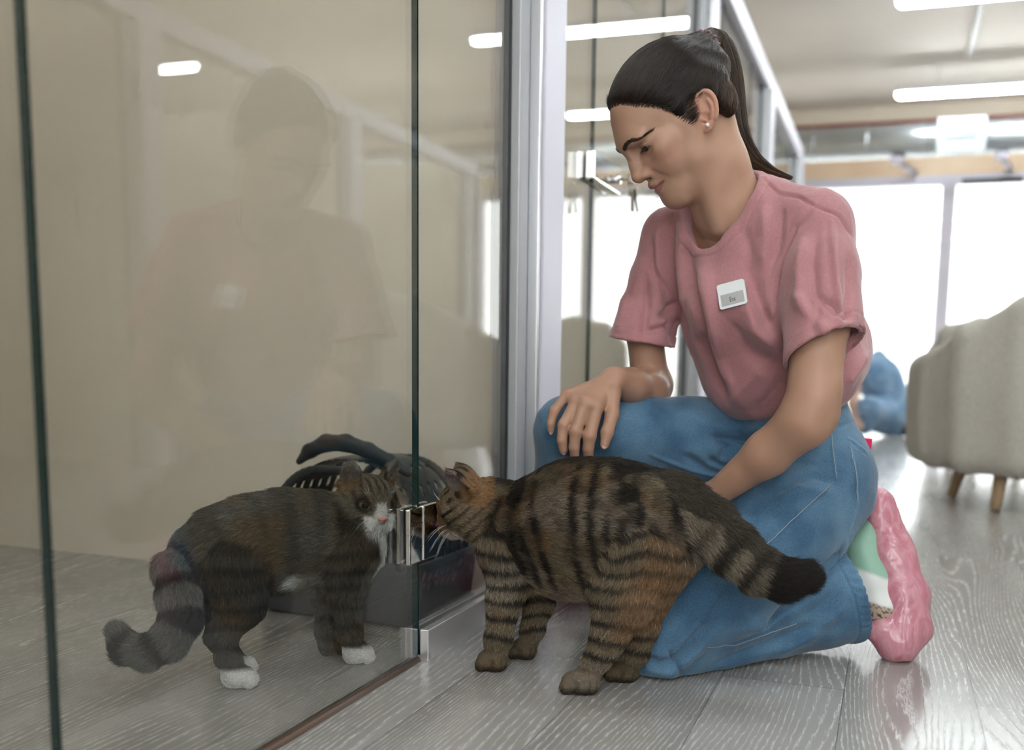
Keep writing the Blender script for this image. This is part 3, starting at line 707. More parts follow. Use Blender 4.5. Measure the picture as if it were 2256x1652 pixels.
    ns.ell(hp(.0590, 0, -.0095), np.array((.0062, .0082, .0044)) * hs, [F, Rt, U], 0); ns.ell(hp(.0605, 0, -.0130), np.array((.003, .0035, .004)) * hs, [F, Rt, U], .003)
    for q_ in (-1, 1): ns.ell(hp(.0650, q_ * .0036, -.0108), np.array((.002, .0014, .0012)) * hs, [F, Rt, U], .001, '-')
    v2, q2 = ns.mesh(1); link('nose', np_mesh('nose', v2, q2), S['nose'], root)
    # whiskers
    g = np.random.default_rng(3); ws = []
    for q_ in (-1, 1):
        for k in range(9):
            b0 = hp(.047 - .004 * (k % 3), q_ * (.014 + .004 * (k % 3)), -.015 - .005 * (k // 3)); d = unit(F * (.35 + .25 * g.random()) + Rt * q_ * 1.0 + U * (.25 - .28 * (k // 3) + .15 * g.random()))
            LL = (.034 + .028 * g.random()) * hs
            pass
            ws.append([b0 + d * LL * t + V3(0, 0, -1) * LL * .45 * t * t for t in np.linspace(0, 1, 6)])
        for k in range(3):
            b0 = hp(.036, q_ * .017, .020); d = unit(F * .6 + Rt * q_ * (.3 + .3 * k) + U * .9); LL = .03 * hs
            ws.append([b0 + d * LL * t + F * -LL * .3 * t * t for t in np.linspace(0, 1, 6)])
    ws = np.array(ws); ws[:, :, 0] = np.maximum(ws[:, :, 0], .003) if S['side'] > 0 else np.minimum(ws[:, :, 0], -.0135); strands_obj('whiskers', ws, np.array([.00020, .00020, .00017, .00014, .0001, .00003]), np.full((len(ws), 3), .85), WHISK, root)
    return root, env
def head_coords(p, e):
    hl = (p - e['hc']) / e['hs']; return hl @ e['F'], hl @ e['Rt'], hl @ e['U'], np.linalg.norm(hl, axis=1)
def tabby_color(p, e, nn):
    kinds, t, fl = e['B'].query(p); n = len(p)
    base = np.tile(V3(.140, .110, .070), (n, 1)); warm = V3(.185, .102, .046); dark = V3(.014, .011, .009); pale = V3(.46, .40, .33); grey = V3(.21, .18, .145)
    base = mixc(base, warm, .45 * sstep(.50, .70, vnoise(p, 22)))
    base = mixc(base, grey, .6 * sstep(.52, .7, vnoise(p + 3.1, 16)))
    nz = vnoise(p, 28) + .5 * vnoise(p, 60)
    spine = e['tp'][3]; up = p[:, 2]
    # torso: broken vertical bars and spots, dark line along the back
    bars = np.sin(t * 215 + 3.2 * vnoise(p, 16) + 9 * (p[:, 2] - .2)) + .5 * (vnoise(p, 70) - .5); brk = sstep(.36, .56, vnoise(p * V3(1.6, 1.6, .7) + 1.3, 44))
    k = np.where(kinds == 'torso', sstep(-.25, .55, bars) * (.30 + .65 * brk) + .45 * sstep(.52, .66, vnoise(p + 9, 55)), 0)
    topn = (nn[:, 2] if nn is not None else np.zeros(n)); k = np.maximum(k, np.where(kinds == 'torso', sstep(.72, .95, topn) * .9, 0))
    belly = (kinds == 'torso') * sstep(.168, .125, p[:, 2])
    # legs: rings
    ring = np.sin(p[:, 2] * 230 + 4.5 * vnoise(p, 20) + (p @ e['lat']) * 25) + .6 * (vnoise(p, 80) - .5)
    lk_ = (kinds == 'leg'); k = np.where(lk_, sstep(.15, .75, ring) * sstep(.03, .06, p[:, 2]) * .95, k)
    # inner faces of the far legs and rear of the thighs are orange
    inn = np.zeros(n)
    if nn is not None: inn = lk_ * sstep(.1, .7, nn @ unit(V3(.9, -.3, 0))) * sstep(.06, .12, p[:, 2]) * sstep(.24, .17, p[:, 2])
    rear = sstep(.33, .37, p[:, 0]) * lk_
    orange = np.clip(np.maximum(inn * rear * .75, belly * .35 * sstep(.4, .6, vnoise(p, 25))), 0, 1)
    # tail
    tr = np.sin(t * 150 - 1.6); L = 0.27
    tk = np.where(kinds == 'tail', sstep(.1, .7, tr) * .85 * sstep(.03, .09, t), 0)
    tk = np.where((kinds == 'tail') & (topn > .35), np.maximum(tk, .75), tk)
    tip = (kinds == 'tail') * sstep(e['tlen'] - .062, e['tlen'] - .052, t); tk = np.maximum(tk, tip); k = np.where(kinds == 'tail', tk, k)
    base = np.where((kinds == 'tail')[:, None], V3(.20, .168, .125), base)
    col = mixc(base, V3(.36, .31, .25), belly * .65); col = mixc(col, warm * 1.1, orange)
    col = mixc(col, dark, np.clip(k * (1 - .7 * belly), 0, 1) * (1 - .8 * orange))
    # head
    f, r, u, d = head_coords(p, e); h = sstep(.075, .06, d) * (f > -.045)
    hcoll = np.tile(V3(.165, .125, .078), (n, 1))
    hcoll = mixc(hcoll, dark, .9 * sstep(.2, .8, np.sin(r * 520)) * sstep(.012, .02, u) * sstep(.045, .03, f))
    cheek = np.sin((u + .35 * f) * 430 + 1.2); hcoll = mixc(hcoll, dark, .8 * sstep(.35, .85, cheek) * sstep(.014, .024, np.abs(r)) * sstep(.016, .004, u))
    hcoll = mixc(hcoll, warm * 1.3, .8 * sstep(.036, .026, np.sqrt((f + .024) ** 2 + (u - .022) ** 2 + (np.abs(r) - .030) ** 2)))
    hcoll = mixc(hcoll, warm * 1.25, .75 * sstep(.041, .051, f) * (u > -.018))
    hcoll = mixc(hcoll, V3(.26, .19, .12), .7 * sstep(.015, .009, np.sqrt((f - .038) ** 2 + (u - .007) ** 2)) * (np.abs(r) > .012))
    hcoll = mixc(hcoll, dark, 1.0 * sstep(.0034, .0018, np.abs(u - .0035 + .35 * (f - .036))) * sstep(.0125, .010, np.abs(f - .036)) * (np.abs(r) > .010))
    hcoll = mixc(hcoll, pale * 1.05, sstep(-.020, -.027, u) * sstep(.026, .036, f))
    col = mixc(col, hcoll, h)
    for (eb, et, fn) in e['ears']:
        ax = et - eb; tt = (p - eb) @ ax / (ax @ ax); dd = np.linalg.norm(p - eb - np.clip(tt, 0, 1)[:, None] * ax, axis=1); m = (tt > .1) & (dd < .026 * e['hs'])
        ins = m * ((nn @ fn) > .30) * (dd < .0155 * e['hs']); col = mixc(col, V3(.20, .15, .14), ins * .85)
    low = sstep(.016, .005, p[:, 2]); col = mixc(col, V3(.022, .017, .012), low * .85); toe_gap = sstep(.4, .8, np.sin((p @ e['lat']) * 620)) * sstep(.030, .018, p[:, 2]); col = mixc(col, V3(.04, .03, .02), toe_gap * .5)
    return col
def grey_color(p, e, nn):
    kinds, t, fl = e['B'].query(p); n = len(p)
    base = np.tile(V3(.112, .103, .086), (n, 1)); dark = V3(.016, .015, .014); white = V3(.82, .82, .80); warm = V3(.17, .105, .05); light = V3(.17, .16, .14)
    base = mixc(base, light, .7 * sstep(.45, .7, vnoise(p, 14))); base = mixc(base, warm, .55 * sstep(.55, .72, vnoise(p + 5, 17)))
    bars = np.sin(t * 130 + 4 * vnoise(p, 12)); k = (kinds == 'torso') * sstep(.3, .9, bars) * .28
    sh = sstep(.045, .02, np.abs(t - .085)) * (kinds == 'torso'); k = np.maximum(k, sh * .85)
    ring = np.sin(p[:, 2] * 200 + 3 * vnoise(p, 20)); k = np.where(kinds == 'leg', .50 + .3 * sstep(.2, .8, ring), k)
    tr = np.sin(t * 118 + 1.0); k = np.where(kinds == 'tail', .3 + .65 * sstep(-.1, .6, tr), k); k = np.where((kinds == 'tail') & (t > .27), .9, k)
    base = np.where((kinds == 'tail')[:, None], V3(.19, .185, .17), base)
    col = mixc(base, dark, k)
    pw = np.zeros(n)
    for c in (e['paws'][0], e['paws'][2], e['paws'][3]): pw = np.maximum(pw, sstep(.050, .040, np.linalg.norm(p[:, :2] - c[:2] - unit(V3(.9, .4, 0))[:2] * .012, axis=1)) * sstep(.034, .024, p[:, 2]) )
    fr = unit(V3(.58, .81, 0)); c0 = e['paws'][0]; pw0 = sstep(.012, .02, (p - e['paws'][2]) @ fr)
    col = mixc(col, white, np.clip(pw * .97, 0, 1))
    f, r, u, d = head_coords(p, e); h = sstep(.080, .064, d) * (f > -.05)
    hcoll = np.tile(V3(.145, .125, .092), (n, 1))
    hcoll = mixc(hcoll, dark, .85 * sstep(.1, .7, np.sin(r * 560 + .5)) * sstep(.010, .018, u) * sstep(.052, .04, f))
    cheek = np.sin((u + .25 * f) * 400 + .6); hcoll = mixc(hcoll, dark, .8 * sstep(.3, .8, cheek) * sstep(.018, .027, np.abs(r)) * sstep(.012, 0, u))
    hcoll = mixc(hcoll, warm * 1.5, .7 * sstep(.034, .022, np.sqrt((f + .012) ** 2 + (u - .015) ** 2 + (np.abs(r) - .034) ** 2)))
    hcoll = mixc(hcoll, dark, .85 * sstep(.0050, .0030, np.abs(np.sqrt((f - .036) ** 2 + (np.abs(r) - .022) ** 2 + (u - .006) ** 2) - .0115)))
    blaze = sstep(.0085, .0055, np.abs(r) - .30 * np.clip(.004 - u, 0, 1)) * sstep(.016, .006, u) * (f > .028)
    muz = sstep(.037, .042, f + .15 * np.clip(-u - .012, 0, 1)) * sstep(-.005, -.010, u) * sstep(.029, .023, np.abs(r))
    hcoll = mixc(hcoll, white, np.clip(np.maximum(blaze, muz), 0, 1)); hcoll = mixc(hcoll, white * .9, sstep(-.027, -.033, u) * (f > .012))
    col = mixc(col, hcoll, h)
    # white bib under the chin down the chest
    chest = e['hc'] + e['F'] * .028 - V3(0, 0, .062); ax2 = V3(-.006, .0, -.075); tt = np.clip((p - chest) @ ax2 / (ax2 @ ax2), 0, 1)
    dd = np.linalg.norm(p - chest - tt[:, None] * ax2, axis=1); col = mixc(col, white * .92, sstep(.030, .018, dd))
    bl = e['hc'] * 0; 
    bel = W(655, 1285, 1.58); col = mixc(col, white * .75, .9 * sstep(.022, .010, np.linalg.norm((p - bel) * V3(1, 1, 1), axis=1)))
    for (eb, et, fn) in e['ears']:
        ax = et - eb; tt = (p - eb) @ ax / (ax @ ax); dd = np.linalg.norm(p - eb - np.clip(tt, 0, 1)[:, None] * ax, axis=1); m = (tt > .1) & (dd < .026 * e['hs'])
        ins = m * ((nn @ fn) > .30) * (dd < .0155 * e['hs']); col = mixc(col, V3(.30, .25, .21), ins * .8)
    return col
AX1 = V3(-.945, .326, 0)
cat1 = dict(lat=V3(.326, .945, 0), F=V3(-.90, -.26, -.36), head=(1038, 1113, 1.650), hs=1.07, tsh=.006, tfl=.020, er=.0245, side=1, bare=.85, lo=(-.01, 1.30, -.01), hi=(.72, 1.62, .40), count=190000,
    torso=[(1085, 1118, 68, 1.645), (1128, 1168, 94, 1.632), (1195, 1178, 124, 1.600), (1275, 1164, 148, 1.572), (1370, 1166, 147, 1.545), (1440, 1162, 124, 1.532), (1492, 1138, 76, 1.522)],
    legs=[dict(n=[(1130, 1220, 80, 1.612), (1112, 1320, 43, 1.602), (1098, 1405, 31, 1.600)], paw=(1085, 1476), pr=.0175, toe=AX1 + V3(-.1, -.5, 0)),
          dict(n=[(1165, 1230, 70, 1.660), (1186, 1325, 38, 1.668), (1174, 1385, 27, 1.668)], paw=(1152, 1450), pr=.0160, toe=AX1 + V3(-.1, -.4, 0)),
          dict(n=[(1400, 1235, 100, 1.508), (1372, 1325, 74, 1.500), (1342, 1400, 43, 1.497), (1320, 1445, 32, 1.496)], paw=(1274, 1526), pr=.0178, toe=AX1 + V3(-.1, -.5, 0), heel=.9),
          dict(n=[(1450, 1220, 88, 1.550), (1436, 1300, 52, 1.541), (1414, 1385, 37, 1.537), (1402, 1440, 28, 1.540)], paw=(1366, 1500), pr=.0160, toe=AX1 + V3(-.1, -.5, 0), heel=.9)],
    tail=[(1500, 1110, 62, 1.517), (1560, 1152, 62, 1.492), (1612, 1205, 60, 1.475), (1668, 1252, 54, 1.463), (1722, 1274, 47, 1.455), (1768, 1270, 42, 1.452)],
    ears=[((-.004, -.030, .026), (.008, -.040, .067), (.62, -.75, .0)), ((-.004, .030, .026), (.004, .038, .067), (.62, .75, .0))],
    color=tabby_color, closed=(-1,), iris=mat('cat_iris_a', (.35, .36, .12), .05), nose=mat('cat_nose_dark', (.09, .035, .03), .4), lid=(.2, .0), lidcol=(.05, .04, .03), wlim=.022,
    label='brown tabby cat standing outside the glass with its nose at the hinge')
cat_a, envA = build_cat(cat1)
cat2 = dict(lat=V3(-.81, .58, 0), F=V3(.83, -.60, -.30), head=(811, 1098, 1.692), hs=1.06, tsh=.012, tfl=.017, side=-1, bare=.45, lo=(-.48, 1.10, -.01), hi=(-.012, 1.62, .40), count=190000,
    torso=[(790, 1142, 66, 1.69), (765, 1182, 84, 1.672), (700, 1190, 100, 1.640), (620, 1190, 104, 1.600), (535, 1200, 98, 1.555), (470, 1212, 78, 1.528), (432, 1222, 48, 1.516)],
    legs=[dict(n=[(768, 1225, 68, 1.645), (764, 1310, 38, 1.640), (768, 1385, 29, 1.637)], paw=(789, 1459), pr=.0168, toe=V3(.85, .45, 0)),
          dict(n=[(745, 1230, 50, 1.690), (716, 1320, 27, 1.690), (722, 1395, 27, 1.686)], paw=(735, 1441), pr=.0170, toe=V3(.85, .45, 0)),
          dict(n=[(520, 1255, 88, 1.535), (530, 1330, 54, 1.528), (490, 1398, 33, 1.515), (502, 1450, 26, 1.506)], paw=(530, 1512), pr=.0165, toe=V3(.9, .35, 0), heel=.7),
          dict(n=[(500, 1260, 60, 1.590), (488, 1340, 36, 1.580), (478, 1400, 25, 1.572)], paw=(533, 1483), pr=.0150, toe=V3(.9, .35, 0), heel=.7)],
    tail=[(425, 1228, 46, 1.505), (380, 1252, 50, 1.482), (392, 1310, 53, 1.462), (398, 1362, 54, 1.450), (374, 1408, 52, 1.442), (328, 1434, 48, 1.438), (284, 1428, 44, 1.440), (262, 1398, 38, 1.442)],
    ears=[((-.004, -.030, .026), (.002, -.038, .068), (.80, -.45, .0)), ((-.004, .030, .026), (.002, .038, .068), (.80, .45, .0))],
    color=grey_color, iris=mat('cat_iris_b', (.15, .155, .06), .05), nose=mat('cat_nose_pink', (.62, .30, .27), .4), lid=(.35, .0), lidcol=(.025, .02, .016), fl=1.35, wlim=.03,
    label='grey brown cat with white muzzle and white paws standing inside the glass booth')
cat_b, envB = build_cat(cat2)
# ------------------------------------------------------------------ the kneeling woman
SKIN = tone_mat('skin', 0.46); _b = SKIN.node_tree.nodes['Principled BSDF']
_b.inputs['Subsurface Weight'].default_value = 0.12; _b.inputs['Subsurface Radius'].default_value = (0.010, 0.004, 0.002); _b.inputs['Subsurface Scale'].default_value = 1.0
_b.inputs['Specular IOR Level'].default_value = 0.35
add_bump(SKIN, 420, 0.10, 0.0006, 3)
hC = W(1500, 262, 1.605); _h = unit(V3(-.83, -.555, 0)); _a = math.radians(43)
hF = _h * math.cos(_a) - V3(0, 0, math.sin(_a)); hR = unit(np.cross(hF, (0, 0, 1))); hU = np.cross(hR, hF)
HM = np.array([hF, hR, hU])
def H(f, r, u): return hC + (hF * f + hR * r + hU * u) * .001
def Hl(p): q = (np.asarray(p) - hC) @ HM.T * 1000; return q[:, 0], q[:, 1], q[:, 2]
person = empty('person', W(1700, 1400, 1.66) * V3(1, 1, 0), 'person in pink T-shirt and blue jeans kneeling beside the tabby cat', 'person')
def spline(P, n):
    P = np.array(P); P = np.vstack([2 * P[0] - P[1], P, 2 * P[-1] - P[-2]]); out = []
    for t in np.linspace(0, len(P) - 3 - 1e-6, n):
        i = int(t); u = t - i; a, b_, c, d_ = P[i], P[i + 1], P[i + 2], P[i + 3]
        out.append(.5 * ((2 * b_) + (-a + c) * u + (2 * a - 5 * b_ + 4 * c - d_) * u * u + (-a + 3 * b_ - 3 * c + d_) * u ** 3))
    return np.array(out)
# --- head
s = Solid(hC + V3(-.19, -.17, -.245), hC + V3(.185, .17, .165), 0.00125)
E3 = lambda c, r, k=.01, m='+': s.ell(H(*c), np.array(r) * .001, HM, k, m)
C3 = lambda a, b, ra, rb, k=.008, m='+', flat=None, fs=1: s.cone(H(*a), H(*b), ra * .001, rb * .001, k, m, flat, fs)
E3((2, 0, 38), (102, 72, 79), 0)
E3((80, 0, 27), (33, 41, 21), .020)
E3((58, 0, -20), (49, 45, 58), .020); E3((28, 0, -22), (50, 61, 60), .025)
E3((76, 0, -52), (31, 24, 28), .014)
E3((84, 0, -85), (24.5, 21.5, 20), .014)
E3((58, 0, -74), (40, 40, 34), .020)
for q in (-1, 1):
    C3((82, q * 14, -88), (40, q * 46, -50), 17, 19, .018); C3((40, q * 46, -50), (18, q * 56, -12), 19, 20, .020)
    E3((64, q * 41, -8), (27, 21, 20), .014)
    E3((65, q * 33, -35), (25, 20, 22), .016)
    E3((104, q * 30, 9), (15, 19, 12), .014, '-')
    E3((91, q * 29, 26), (14, 20, 8), .010)                       # brow bone
C3((101, 0, 18), (110.5, 0, -6), 8.5, 9.5, .010); C3((110.5, 0, -6), (117, 0, -20.5), 9.5, 10.8, .006)
E3((116, 0, -22), (11.5, 11.5, 9), .005)
for q in (-1, 1):
    E3((105.5, q * 12.0, -25), (12.5, 7.5, 9), .006)
    E3((107, q * 7.2, -33.5), (6.8, 3.0, 5.0), .0015, '-')
C3((109, 0, -30), (118, 0, -28), 4.5, 4.5, .004)
# lips
up = [(86, 26, -49.5, 1.6), (95, 18.5, -49.2, 4.0), (104, 9, -47.6, 5.8), (106.8, 3.5, -47.0, 6.0), (106.2, 0, -48.0, 5.8)]
dn = [(86, 25.5, -51.5, 1.6), (94, 17, -58.0, 4.4), (101.5, 7, -61.8, 6.0), (102.5, 0, -62.2, 6.2)]
for q in (-1, 1):
    for L_ in (up, dn):
        for i in range(len(L_) - 1):
            a, b = L_[i], L_[i + 1]; C3((a[0], q * a[1], a[2]), (b[0], q * b[1], b[2]), a[3], b[3], .0025)
    C3((86, q * 28.5, -49.0), (97, q * 20, -52.3), 1.2, 1.7, .0012, '-'); C3((97, q * 20, -52.3), (105, q * 11, -54.8), 1.6, 1.9, .001, '-'); C3((105, q * 11, -54.8), (113, 0, -55.3), 1.9, 2.2, .001, '-')
    E3((91, 0, -75), (20, 14, 5), .012, '-') if q > 0 and False else None
    # eyelids: a bulge over the ball, then a low-set opening
    s.ell(H(80, q * 31, 9), np.full(3, .0152), HM, .004)
    s.ell(H(96, q * 31, 5.6), np.array((.0125, .0128, .0039)), HM, .0012, '-')
    s.ell(H(80.5, q * 31, 9), np.full(3, .0124), HM, .0, '-')
# ears
for q in (-1, 1):
    A = unit(-.46 * hF + .88 * hU); Bk = unit(-.88 * hF - .46 * hU + hR * q * .50); Nn = unit(np.cross(A, Bk)); Nn = Nn * np.sign(Nn @ (hR * q)); c = H(-6.5, q * 77, -11)
    EM = [A, Bk, Nn]; e3 = lambda a, b, n, r, k, m='+': s.ell(c + (A * a + Bk * b + Nn * n) * .001, np.array(r) * .001, EM, k, m)
    e3(4, 0, -1, (27, 16.5, 4.6), .004); e3(-22, -4, -1, (10, 8.5, 3.8), .006)
    e3(3, -14, -6, (22, 9, 9), .010)
    e3(8, -1, 4, (17, 10.5, 4.6), .002, '-'); e3(-9, -4.5, 3.5, (10, 8.5, 6.5), .002, '-')
    rim = [(-16, 11.5), (-6, 14.8), (6, 16.2), (18, 14), (27, 7.5), (30, -2), (26, -10), (17, -14), (9, -13)]
    rs_ = spline([(a, b, 0) for a, b in rim], 30); s.chain([c + (A * x[0] + Bk * x[1] + Nn * 1.6) * .001 for x in rs_], list(np.interp(np.linspace(0, 1, 30), [0, .3, .7, 1], [.0024, .0029, .0028, .0018])), .003)
    anti = [(-13, 6), (-4, 8.5), (6, 8.8), (15, 5)]
    s.chain([c + (A * a + Bk * b + Nn * 1.0) * .001 for a, b in anti], [.0020, .0026, .0026, .0018], .0025)
    s.chain([c + (A * a + Bk * b + Nn * 2.4) * .001 for a, b in ((-4, -11), (-11, -10.5), (-15, -4))], [.0032, .0034, .0024], .003)
# neck
nk = [H(-22, 0, -30), W(1578, 372, 1.628), W(1606, 455, 1.655), W(1640, 540, 1.685)]
s.chain(nk, [.055, .0495, .0525, .062], .022, flat=hF, fs=.97)
s.cone(W(1575, 470, 1.655), H(40, 0, -84), .030, .018, .020)      # throat
s.cone(W(1543, 352, 1.575), W(1585, 500, 1.625), .017, .013, .020)   # neck cord under the ear
hv, hq = s.mesh(2)
# creases and soft relief pressed into the face mesh
def press(v, q, fn):
    me = np_mesh('tmp', v, q); nr = np.empty(len(v) * 3, np.float32); me.vertices.foreach_get('normal', nr); bpy.data.meshes.remove(me)
    return v + nr.reshape(-1, 3) * fn(v)[:, None]
def seg_d(P2, pts):
    d = np.full(len(P2), 1e9)
    for i in range(len(pts) - 1):
        a = np.array(pts[i], float); b = np.array(pts[i + 1], float); ab = b - a; t = np.clip((P2 - a) @ ab / (ab @ ab), 0, 1); d = np.minimum(d, np.linalg.norm(P2 - a - t[:, None] * ab, axis=1))
    return d
def face_relief(v):
    f, r, u = Hl(v); ar = np.abs(r); Q = np.stack([ar, u], 1); fr = (f > 60)
    w = -1.0e-3 * np.exp(-(seg_d(Q, [(17, -22), (25, -34), (32, -46)]) / 3.6) ** 2)
    w += .9e-3 * np.exp(-(seg_d(Q, [(27, -28), (36, -44)]) / 5.5) ** 2)
    w += -.7e-3 * np.exp(-(seg_d(Q, [(20, 15), (32, 19), (44, 13)]) / 1.5) ** 2)
    w += -.6e-3 * np.exp(-(seg_d(Q, [(19, 1), (30, -5.5), (42, -2)]) / 2.0) ** 2)
    return w * fr
hv = press(hv, hq, face_relief)
def brow_mask(v):
    f, r, u = Hl(v); Q = np.stack([np.abs(r), u], 1); t = np.clip((np.abs(r) - 12) / 43, 0, 1)
    c = [(11, 26), (23, 30.0), (36, 30.0), (51, 21)]
    return sstep(1.0, .35, seg_d(Q, c) / (4.9 - 3.2 * t)) * (f > 55)
def skin_tone(v):
    f, r, u = Hl(v); n = len(v); ar = np.abs(r); Q = np.stack([ar, u], 1)
    c = np.tile(V3(.455, .272, .192), (n, 1)); c = c * (.94 + .12 * vnoise(v, 45))[:, None]
    ck = np.exp(-((ar - 38) ** 2 + (u + 22) ** 2) / 420.) * (f > 40); c = mixc(c, V3(.52, .235, .17), .42 * ck)
    c = mixc(c, V3(.50, .22, .165), .35 * np.exp(-((u + 22) ** 2 + ar ** 2) / 120.) * (f > 112))
    ml = np.interp(ar, [0, 11, 21, 29], [-55.2, -54.8, -52.4, -49.4]); hu_ = np.interp(ar, [0, 3.5, 9, 18, 26], [7.8, 9.2, 7.8, 3.8, -0.6]); hd_ = np.interp(ar, [0, 7, 16, 25.5], [9.8, 9.2, 5.8, -.6])
    lipw = sstep(.9, -.3, u - ml - hu_) * sstep(.9, -.3, ml - hd_ - u) * (f > 70) * sstep(29.5, 28, ar)
    c = mixc(c, V3(.40, .155, .145), .75 * lipw)
    c = mixc(c, V3(.10, .02, .02), (f < 101.5 - .018 * ar ** 2) * (f > 80) * (np.abs(u - ml) < 1.6) * (ar < 27) * .85)
    c = mixc(c, V3(.06, .035, .025), .75 * brow_mask(v))
    ey = np.sqrt(((ar - 31) / 13.2) ** 2 + ((u - 5.4) / 4.1) ** 2); c = mixc(c, V3(.05, .028, .02), .7 * sstep(1.12, .98, ey) * (f > 78) * (f < 101))
    c = mixc(c, V3(.36, .185, .13), .5 * sstep(2.3, 1.1, ey) * (f > 75))
    c = mixc(c, V3(.06, .02, .015), sstep(1.15, .98, np.sqrt(((f - 107) / 6.9) ** 2 + ((ar - 7.2) / 3.2) ** 2 + ((u + 33.2) / 5.2) ** 2)))
    c = mixc(c, V3(.54, .24, .17), .4 * (ar > 68) * (f < 20))
    return c
# --- arms, hands and the trunk inside the clothes
NA = V3(-.91, .41, 0)      # from her left shoulder to her right
b = Solid((.14, 1.44, .24), (.72, 1.95, .90), 0.0020)
Lsh, Lel, Lwr = W(1800, 520, 1.570), W(1792, 882, 1.500), W(1590, 1078, 1.612)
b.chain([Lsh, W(1805, 720, 1.528), Lel], [.046, .0445, .0385], .012)
b.chain([W(1796, 860, 1.503), W(1775, 925, 1.508), W(1690, 1000, 1.555), Lwr], [.037, .040, .0345, .0235], .016)
b.ell(W(1808, 912, 1.515), (.026, .026, .026), None, .018)
Rsh, Rel, Rwr = W(1475, 540, 1.775), W(1432, 845, 1.835), W(1352, 838, 1.690)
b.chain([Rsh, W(1420, 730, 1.805), W(1432, 835, 1.825)], [.034, .033, .035], .012)
b.chain([W(1440, 850, 1.83), W(1425, 860, 1.79), W(1390, 850, 1.735), Rwr], [.037, .036, .030, .0245], .014)
b.chain([nk[1], nk[2]], [.045, .048], .022); b.chain([nk[2], nk[3], W(1665, 640, 1.71), W(1720, 850, 1.75)], [.048, .060, .095, .09], .03)
b.chain([W(1780, 520, 1.585), W(1660, 520, 1.68), Rsh], [.042, .050, .042], .03)
def hand(b, wr, mcp, pip, dip, tip, rad, thumb, trad, pr=.0105):
    """palm fan from wrist to knuckles, four fingers, thumb"""
    for i in range(4):
        mid = wr * .45 + mcp[i] * .55
        b.cone(wr * .9 + mcp[i] * .1, mcp[i], pr * 1.15, rad[i] * 1.12, .010)
        b.chain([mcp[i], pip[i], dip[i], tip[i]], [rad[i] * 1.05, rad[i], rad[i] * .88, rad[i] * .74], .0022)
        b.ell(pip[i], np.full(3, rad[i] * 1.06), None, .003)
    for i in range(3): b.cone(mcp[i], mcp[i + 1], rad[i], rad[i + 1], .007)
    b.chain([wr * .75 + thumb[0] * .25, thumb[0], thumb[1], thumb[2], thumb[3]], [pr * 1.1, trad * 1.25, trad * 1.1, trad, trad * .72], .006)
def hp4(px, D): return [W(a, c, d) for (a, c), d in zip(px, D)]
mcp = hp4([(1249, 870), (1270, 884), (1290, 886), (1315, 894)], [1.665, 1.650, 1.642, 1.640])
pip = hp4([(1221, 905), (1242, 936), (1268, 950), (1299, 960)], [1.655, 1.638, 1.633, 1.634])
dip = hp4([(1214, 932), (1238, 970), (1265, 985), (1296, 988)], [1.656, 1.640, 1.638, 1.640])
tip = hp4([(1214, 948), (1241, 992), (1266, 1006), (1296, 1007)], [1.660, 1.645, 1.646, 1.648])
thumb = hp4([(1350, 868), (1349, 912), (1338, 952), (1332, 980)], [1.662, 1.645, 1.632, 1.630])
hand(b, Rwr, mcp, pip, dip, tip, [.0083, .0098, .0105, .0110], thumb, .0104, .0125)
# her other hand lies between the cat's rump and her thigh
m2 = [Lwr + V3(-.070, .012 + .017 * i, -.012 - .004 * i) for i in range(4)]
p2 = [m + V3(-.034, .004, -.014) for m in m2]; d2 = [m + V3(-.016, .002, -.020) for m in p2]; t2 = [m + V3(-.006, 0, -.016) for m in d2]
th2 = [Lwr + V3(-.030, -.012, -.014), Lwr + V3(-.052, -.012, -.026), Lwr + V3(-.070, -.008, -.036), Lwr + V3(-.082, -.006, -.042)]
hand(b, Lwr, m2, p2, d2, t2, [.0085, .009, .009, .0078], th2, .0092)
bv, bq = b.mesh(2)
def arm_tone(v):
    c = np.tile(V3(.430, .252, .175), (len(v), 1)) * (.93 + .14 * vnoise(v, 30))[:, None]
    for k in (pip + mcp): c = mixc(c, V3(.50, .235, .17), .35 * sstep(.013, .004, np.linalg.norm(v - k, axis=1)))
    return c
allv = np.concatenate([hv, bv]); allq = np.concatenate([hq, bq + len(hv)])
body = link('body', np_mesh('body', allv, allq, np.concatenate([skin_tone(hv), arm_tone(bv)])), SKIN, person)
# nails
NAIL = mat('fingernail', (.68, .46, .44), .18)
for (t, d_, r_) in [(tip[0], dip[0], .0050), (tip[1], dip[1], .0056), (thumb[3], thumb[2], .0066)]:
    ax = unit(t - d_); out = unit(CP - t); out = unit(out - (out @ ax) * ax); sd = np.cross(ax, out)
    ns = Solid(t - .014, t + .014, .0007); ns.ell(t + ax * .0005 + out * r_ * .62, (.0072, r_ * .78, .0022), [ax, sd, out], 0)
    v2, q2 = ns.mesh(1); link('fingernail', np_mesh('fingernail', v2, q2), NAIL, person)
